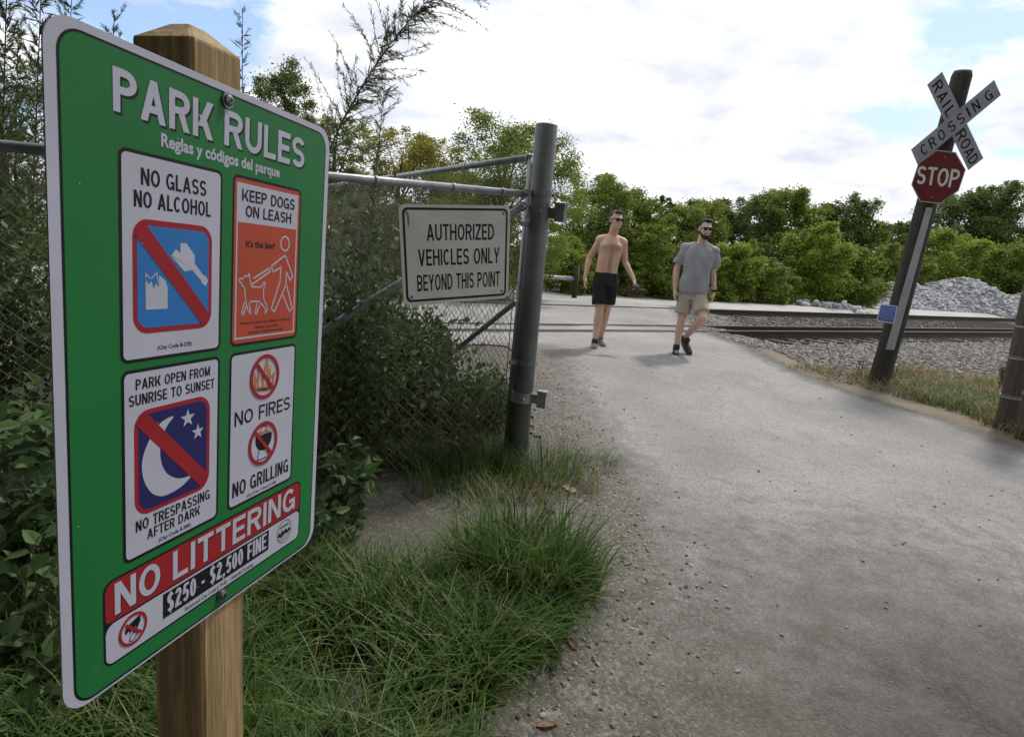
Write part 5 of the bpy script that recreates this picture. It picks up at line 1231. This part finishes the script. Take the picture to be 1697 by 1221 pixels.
def head(mb, c, yaw, tilt=0.0):
    """c = centre of skull; face towards -Y turned by yaw"""
    R = rotz(yaw); q = lambda x, y, z: c+R @ vec(x, y, z)
    mb.ell(q(0, 0.012, 0.03), (0.077, 0.098, 0.098), 0, R); mb.ell(q(0, -0.024, -0.030), (0.064, 0.074, 0.082), 0, R); mb.ell(q(0, -0.048, -0.078), (0.044, 0.045, 0.040), 0, R)
    mb.cap(q(0, -0.088, 0.012), q(0, -0.106, -0.028), 0.011, 0.0145, 8); mb.ell(q(0, -0.088, 0.028), (0.055, 0.014, 0.012), 0, R)
    mb.ell(q(0, -0.088, -0.066), (0.026, 0.010, 0.007), 0, R); mb.ell(q(0, -0.084, -0.078), (0.022, 0.010, 0.007), 0, R)
    for s_ in (-1, 1): mb.ell(q(s_*0.078, 0.012, -0.005), (0.010, 0.020, 0.032), 0, R); mb.ell(q(s_*0.042, -0.06, -0.02), (0.022, 0.022, 0.018), 0, R)
    return q, R
def glasses(q, R, parent):
    mb = MB()
    for s_ in (-1, 1):
        mb.ell(q(s_*0.034, -0.103, 0.006), (0.031, 0.010, 0.023), 0, R); mb.tube([q(s_*0.064, -0.092, 0.013), q(s_*0.080, -0.05, 0.012), q(s_*0.084, 0.02, 0.008)], 0.005, 6)
    mb.tube([q(-0.06, -0.107, 0.020), q(0, -0.112, 0.022), q(0.06, -0.107, 0.020)], 0.007, 6); mb.build('sunglasses', MT['glasses'], parent, True)
def shoe(parent, heel, toe, up, mat, sole, lift=0.0):
    heel = np.array(heel, float); toe = np.array(toe, float); d = toe-heel; L = np.linalg.norm(d); d /= L; s_ = np.cross(d, up); s_ /= np.linalg.norm(s_); u = np.cross(s_, d); Mh = np.stack([d, s_, u], 1)
    mb = MB(); mb.ell(heel+d*0.05+u*0.050, (0.058, 0.040, 0.045), 0, Mh); mb.ell(heel+d*L*0.5+u*0.045, (L*0.42, 0.043, 0.036), 0, Mh); mb.ell(heel+d*(L-0.06)+u*0.036, (0.068, 0.047, 0.030), 0, Mh); mb.cap(heel+d*0.06+u*0.06, heel+d*0.07+u*0.105, 0.044, 0.042)
    o = remesh(mb, 'shoe', MT[mat], parent, 0.008, 3); sb_ = MB(); rings = []
    P2 = []
    for t in np.linspace(0, 1, 9):
        w_ = 0.034+0.014*sin(min(t*1.25, 1)*pi*0.9)+0.006*(t > 0.5); w_ *= (0.65 if t in (0, 1) else 1); P2.append((t*L, w_))
    Vb = []
    for zz_ in (0.0, 0.026):
        for t, w_ in P2: Vb.append(heel+d*t+s_*w_+u*zz_)
        for t, w_ in P2[::-1]: Vb.append(heel+d*t-s_*w_+u*zz_)
    n = 18; sb_.add(Vb, [tuple(range(n)), tuple(range(n, 2*n))[::-1]]+[(i, (i+1) % n, n+(i+1) % n, n+i) for i in range(n)]); sb_.build('sole', MT[sole], o)
    return o
def leg(mb, hip, knee, ank, k=1.0):
    mb.cap(hip, knee, 0.085*k, 0.056*k); m_ = knee+(ank-knee)*0.3+vec(0, 0.012, 0); mb.cap(knee, m_, 0.053*k, 0.056*k); mb.cap(m_, ank, 0.056*k, 0.035*k); mb.ell(knee+vec(0, -0.02, 0), (0.045, 0.045, 0.055))
def arm(mb, sh, el, wr, k=1.0):
    mb.ell(sh, (0.066*k, 0.064*k, 0.07*k)); mb.cap(sh, el, 0.054*k, 0.041*k); m_ = el+(wr-el)*0.28; mb.cap(el, m_, 0.041*k, 0.043*k); mb.cap(m_, wr, 0.043*k, 0.027*k)

# --- shirtless walker (local frame: X to the photo's right, -Y towards the camera)
g1 = G(986, 577); MT['skin1'] = skinmat('tanned_skin', (0.60, 0.42, 0.32), [((0.075, -0.13, 1.33), (0.13, 0.25, 0.11), 0.75), ((0.065, -0.13, 1.12), (0.04, 0.25, 0.24), 0.75)])
p1 = thing('person', 'shirtless man in black shorts and sunglasses walking with a dark bundle in hand', 'person', g1, rz=-g1[0]/g1[1]*0.5)
K1 = 1.0
mb = MB()
mb.loft([((0.035, 0.02, 0.90), 0.152, 0.108), ((0.036, 0.012, 1.0), 0.146, 0.106), ((0.04, 0.004, 1.10), 0.141, 0.104), ((0.05, 0.0, 1.20), 0.145, 0.108), ((0.058, 0.0, 1.30), 0.152, 0.116), ((0.06, 0.004, 1.38), 0.152, 0.112), ((0.062, 0.012, 1.44), 0.12, 0.085), ((0.065, 0.016, 1.50), 0.058, 0.058)], 28, p=2.25)
sL, sR = vec(-0.092, 0.02, 1.415), vec(0.212, 0.004, 1.405)
for sh_ in (sL, sR): mb.cap(vec(0.062, 0.02, 1.468), sh_+vec(0, 0.004, 0.012), 0.05, 0.056)
for x0 in (-0.01, 0.125): mb.ell(vec(x0, -0.066, 1.345), (0.080, 0.050, 0.055))
mb.ell(vec(0.048, -0.080, 1.16), (0.055, 0.028, 0.13))
for x0 in (-0.055, 0.165): mb.ell(vec(x0, 0.03, 1.33), (0.05, 0.075, 0.11))
mb.cap(vec(0.065, 0.015, 1.47), vec(0.075, -0.005, 1.60), 0.062, 0.056)
hc = vec(0.085, -0.02, 1.680); q, R = head(mb, hc, 0.45)
eL, wL = vec(-0.205, 0.06, 1.165), vec(-0.232, -0.03, 0.935); arm(mb, sL, eL, wL, 0.92); hand(mb, wL, vec(0.03, -0.10, -1), vec(1, 0.3, 0), vec(0.2, -1, 0), 0.55)
eR, wR = vec(0.268, 0.04, 1.165), vec(0.392, -0.09, 0.955); arm(mb, sR, eR, wR, 0.92); hand(mb, wR, vec(0.30, -0.25, -0.9), vec(-1, 0, -0.3), vec(0, -1, 0), 1.2)
kL, aL = vec(0.0, -0.04, 0.52), vec(-0.012, -0.02, 0.105); kR, aR = vec(0.098, 0.05, 0.53), vec(0.072, 0.26, 0.115)
leg(mb, vec(-0.035, 0.02, 0.90), kL, aL, 1.06); leg(mb, vec(0.115, 0.03, 0.90), kR, aR, 1.06)
remesh(mb, 'body', MT['skin1'], p1, 0.0075, 9)
hb = MB(); hb.ell(q(0, 0.034, 0.054), (0.081, 0.093, 0.078), 0, R); hb.ell(q(0, 0.05, 0.01), (0.081, 0.075, 0.085), 0, R); hb.ell(q(0, -0.045, 0.098), (0.055, 0.045, 0.03), 0, R); remesh(hb, 'hair', MT['hair1'], p1, 0.008, 2, 0.004, 40)
glasses(q, R, p1)
sb_ = MB(); sb_.loft([((0.035, 0.02, 0.84), 0.168, 0.128), ((0.035, 0.02, 0.93), 0.165, 0.122), ((0.037, 0.012, 1.0), 0.154, 0.110), ((0.037, 0.010, 1.015), 0.153, 0.109)], 24, p=2.3)
for h_, k_, x0 in ((vec(-0.035, 0.01, 0.88), kL, -1), (vec(0.115, 0.03, 0.88), kR, 1)):
    e = h_+(k_-h_)*0.80+vec(x0*0.004, 0, 0.0); sb_.tube([h_, h_+(e-h_)*0.5, e], [0.102, 0.098, 0.094], 18)
remesh(sb_, 'shorts', MT['blackcloth'], p1, 0.009, 2, 0.010, 9)
for a_, hl, to in ((aL, (-0.01, 0.065, 0.0), (-0.03, -0.215, 0.0)), (aR, (0.055, 0.32, 0.012), (0.125, 0.07, 0.0))):
    mbk = MB(); mbk.tube([a_+vec(0, 0, -0.04), a_+vec(0, 0, 0.03)], [0.043, 0.0405], 14); mbk.build('sock', MT['sock'], p1, True); shoe(p1, hl, to, vec(0, 0, 1), 'shoeA', 'sole')
# what he carries
hd = wR+vec(0.30, -0.25, -0.9)/0.985*0.09; th_ = g1+rotz(p1.rotation_euler[2]) @ hd
bag = thing('bundle', 'dark brown and grey bundle hanging from the shirtless walker hand', 'bundle', th_)
mb = MB(); mb.ell((0.005, 0, -0.005), (0.055, 0.05, 0.038)); remesh(mb, 'grey_wrap', MT['greyfabric'], bag, 0.008, 2, 0.008, 20)
mb = MB(); mb.ell((0.0, 0, -0.07), (0.115, 0.06, 0.045)); mb.ell((0.08, -0.02, -0.055), (0.06, 0.05, 0.04)); mb.ell((-0.07, 0.0, -0.06), (0.05, 0.05, 0.05)); remesh(mb, 'brown_fabric', MT['browncap'], bag, 0.008, 3, 0.012, 18)

# --- walker in grey
g2 = G(1128, 588); MT['skin2'] = skinmat('fair_skin', (0.60, 0.44, 0.36))
p2 = thing('person', 'bearded man in grey t-shirt and khaki shorts and sunglasses mid stride', 'person', g2, rz=-g2[0]/g2[1]*0.5)
mb = MB(); ox = 0.0
mb.loft([((0.04, 0.02, 0.84), 0.15, 0.10), ((0.04, 0.0, 1.05), 0.15, 0.11), ((0.055, 0.0, 1.3), 0.16, 0.11), ((0.06, 0.01, 1.40), 0.155, 0.10), ((0.06, 0.015, 1.47), 0.11, 0.075), ((0.06, 0.015, 1.51), 0.06, 0.06)], 24, p=2.3)
sL, sR = vec(-0.125, 0.02, 1.42), vec(0.24, 0.01, 1.41); mb.cap(vec(-0.03, 0.02, 1.465), sL, 0.05, 0.056); mb.cap(vec(0.16, 0.015, 1.46), sR, 0.05, 0.056); mb.cap(vec(0.06, 0.015, 1.47), vec(0.075, -0.005, 1.60), 0.064, 0.060)
hc = vec(0.085, -0.025, 1.68); q, R = head(mb, hc, 0.22)
eL, wL = vec(-0.205, 0.05, 1.13), vec(-0.195, -0.02, 0.875); arm(mb, sL, eL, wL); hand(mb, wL, vec(0.06, -0.06, -1), vec(1, 0.3, 0), vec(0.3, -1, 0), 0.6)
eR, wR = vec(0.27, 0.05, 1.13), vec(0.315, 0.0, 0.885); arm(mb, sR, eR, wR); hand(mb, wR, vec(-0.06, -0.12, -1), vec(-1, 0.2, 0), vec(-0.3, -1, 0), 0.6)
kL, aL = vec(-0.055, -0.02, 0.50), vec(-0.07, 0.0, 0.105); kR, aR = vec(0.185, -0.22, 0.545), vec(0.035, 0.10, 0.225)
leg(mb, vec(-0.035, 0.02, 0.88), kL, aL, 1.02); leg(mb, vec(0.115, 0.0, 0.88), kR, aR, 1.02)
remesh(mb, 'body', MT['skin2'], p2, 0.0075, 5)
hb = MB(); hb.ell(q(0, 0.032, 0.060), (0.083, 0.096, 0.082), 0, R); hb.ell(q(0, 0.05, 0.01), (0.083, 0.076, 0.085), 0, R); hb.ell(q(0.01, -0.045, 0.112), (0.056, 0.042, 0.026), 0, R); remesh(hb, 'hair', MT['hair2'], p2, 0.008, 2, 0.006, 40)
bb_ = MB(); bb_.ell(q(0, -0.052, -0.092), (0.052, 0.048, 0.040), 0, R)
for s_ in (-1, 1): bb_.cap(q(s_*0.062, -0.01, -0.04), q(s_*0.045, -0.055, -0.088), 0.014, 0.022, 8)
bb_.cap(q(-0.028, -0.087, -0.054), q(0.028, -0.087, -0.054), 0.008, 0.008, 8); remesh(bb_, 'beard', MT['beard'], p2, 0.007, 2, 0.003, 60)
glasses(q, R, p2)
ts = MB(); ts.loft([((0.045, 0.01, 0.845), 0.196, 0.155), ((0.045, 0.005, 0.95), 0.192, 0.155), ((0.048, -0.01, 1.08), 0.184, 0.150), ((0.055, -0.008, 1.22), 0.186, 0.140), ((0.06, -0.005, 1.34), 0.192, 0.135), ((0.06, 0.005, 1.42), 0.175, 0.110), ((0.06, 0.012, 1.475), 0.115, 0.085), ((0.06, 0.012, 1.50), 0.08, 0.073)], 28, p=2.3)
for s0, e0, sx_ in ((sL, eL, -1), (sR, eR, 1)):
    e1 = s0+(e0-s0)*0.72+vec(sx_*0.012, 0, 0); ts.ell(s0, (0.072, 0.074, 0.075)); ts.tube([s0+vec(-sx_*0.02, 0, 0.02), s0+(e1-s0)*0.5, e1], [0.072, 0.074, 0.076], 18)
    ts.cap(vec(0.06+sx_*0.07, 0.015, 1.462), s0+vec(0, 0, 0.004), 0.064, 0.076)
remesh(ts, 'tshirt', MT['greycloth'], p2, 0.009, 12, 0.030, 8)
sb_ = MB(); sb_.loft([((0.04, 0.015, 0.76), 0.172, 0.135), ((0.04, 0.02, 0.86), 0.176, 0.132), ((0.04, 0.01, 0.95), 0.165, 0.12)], 24, p=2.3)
for h_, k_, f_ in ((vec(-0.035, 0.015, 0.84), kL, 0.80), (vec(0.115, 0.0, 0.84), kR, 0.78)):
    e = h_+(k_-h_)*f_; sb_.tube([h_, h_+(e-h_)*0.5, e], [0.108, 0.106, 0.104], 18)
remesh(sb_, 'shorts', MT['khaki'], p2, 0.009, 2, 0.012, 9)
c_ = wR+(eR-wR)*0.06; ax = (eR-wR)/np.linalg.norm(eR-wR); mb = MB(); mb.tube([c_-ax*0.012, c_+ax*0.012], 0.033, 16); mb.ell(c_+vec(0.02, -0.022, 0), (0.018, 0.012, 0.02)); mb.build('wristwatch', MT['blackcloth'], p2, True)
mbk = MB(); mbk.tube([aL+vec(0, 0, -0.03), aL+vec(0, 0, 0.035)], [0.046, 0.044], 14); mbk.build('sock', MT['sock'], p2, True)
axr = (kR-aR)/np.linalg.norm(kR-aR); mbk = MB(); mbk.tube([aR-axr*0.04, aR+axr*0.035], [0.046, 0.044], 14); mbk.build('sock', MT['sock'], p2, True)
shoe(p2, (-0.065, 0.075, 0.0), (-0.095, -0.20, 0.0), vec(0, 0, 1), 'shoeB', 'soleB')
shoe(p2, (0.015, 0.155, 0.165), (0.115, -0.03, 0.005), vec(0.2, -0.5, 1), 'shoeB', 'soleB')
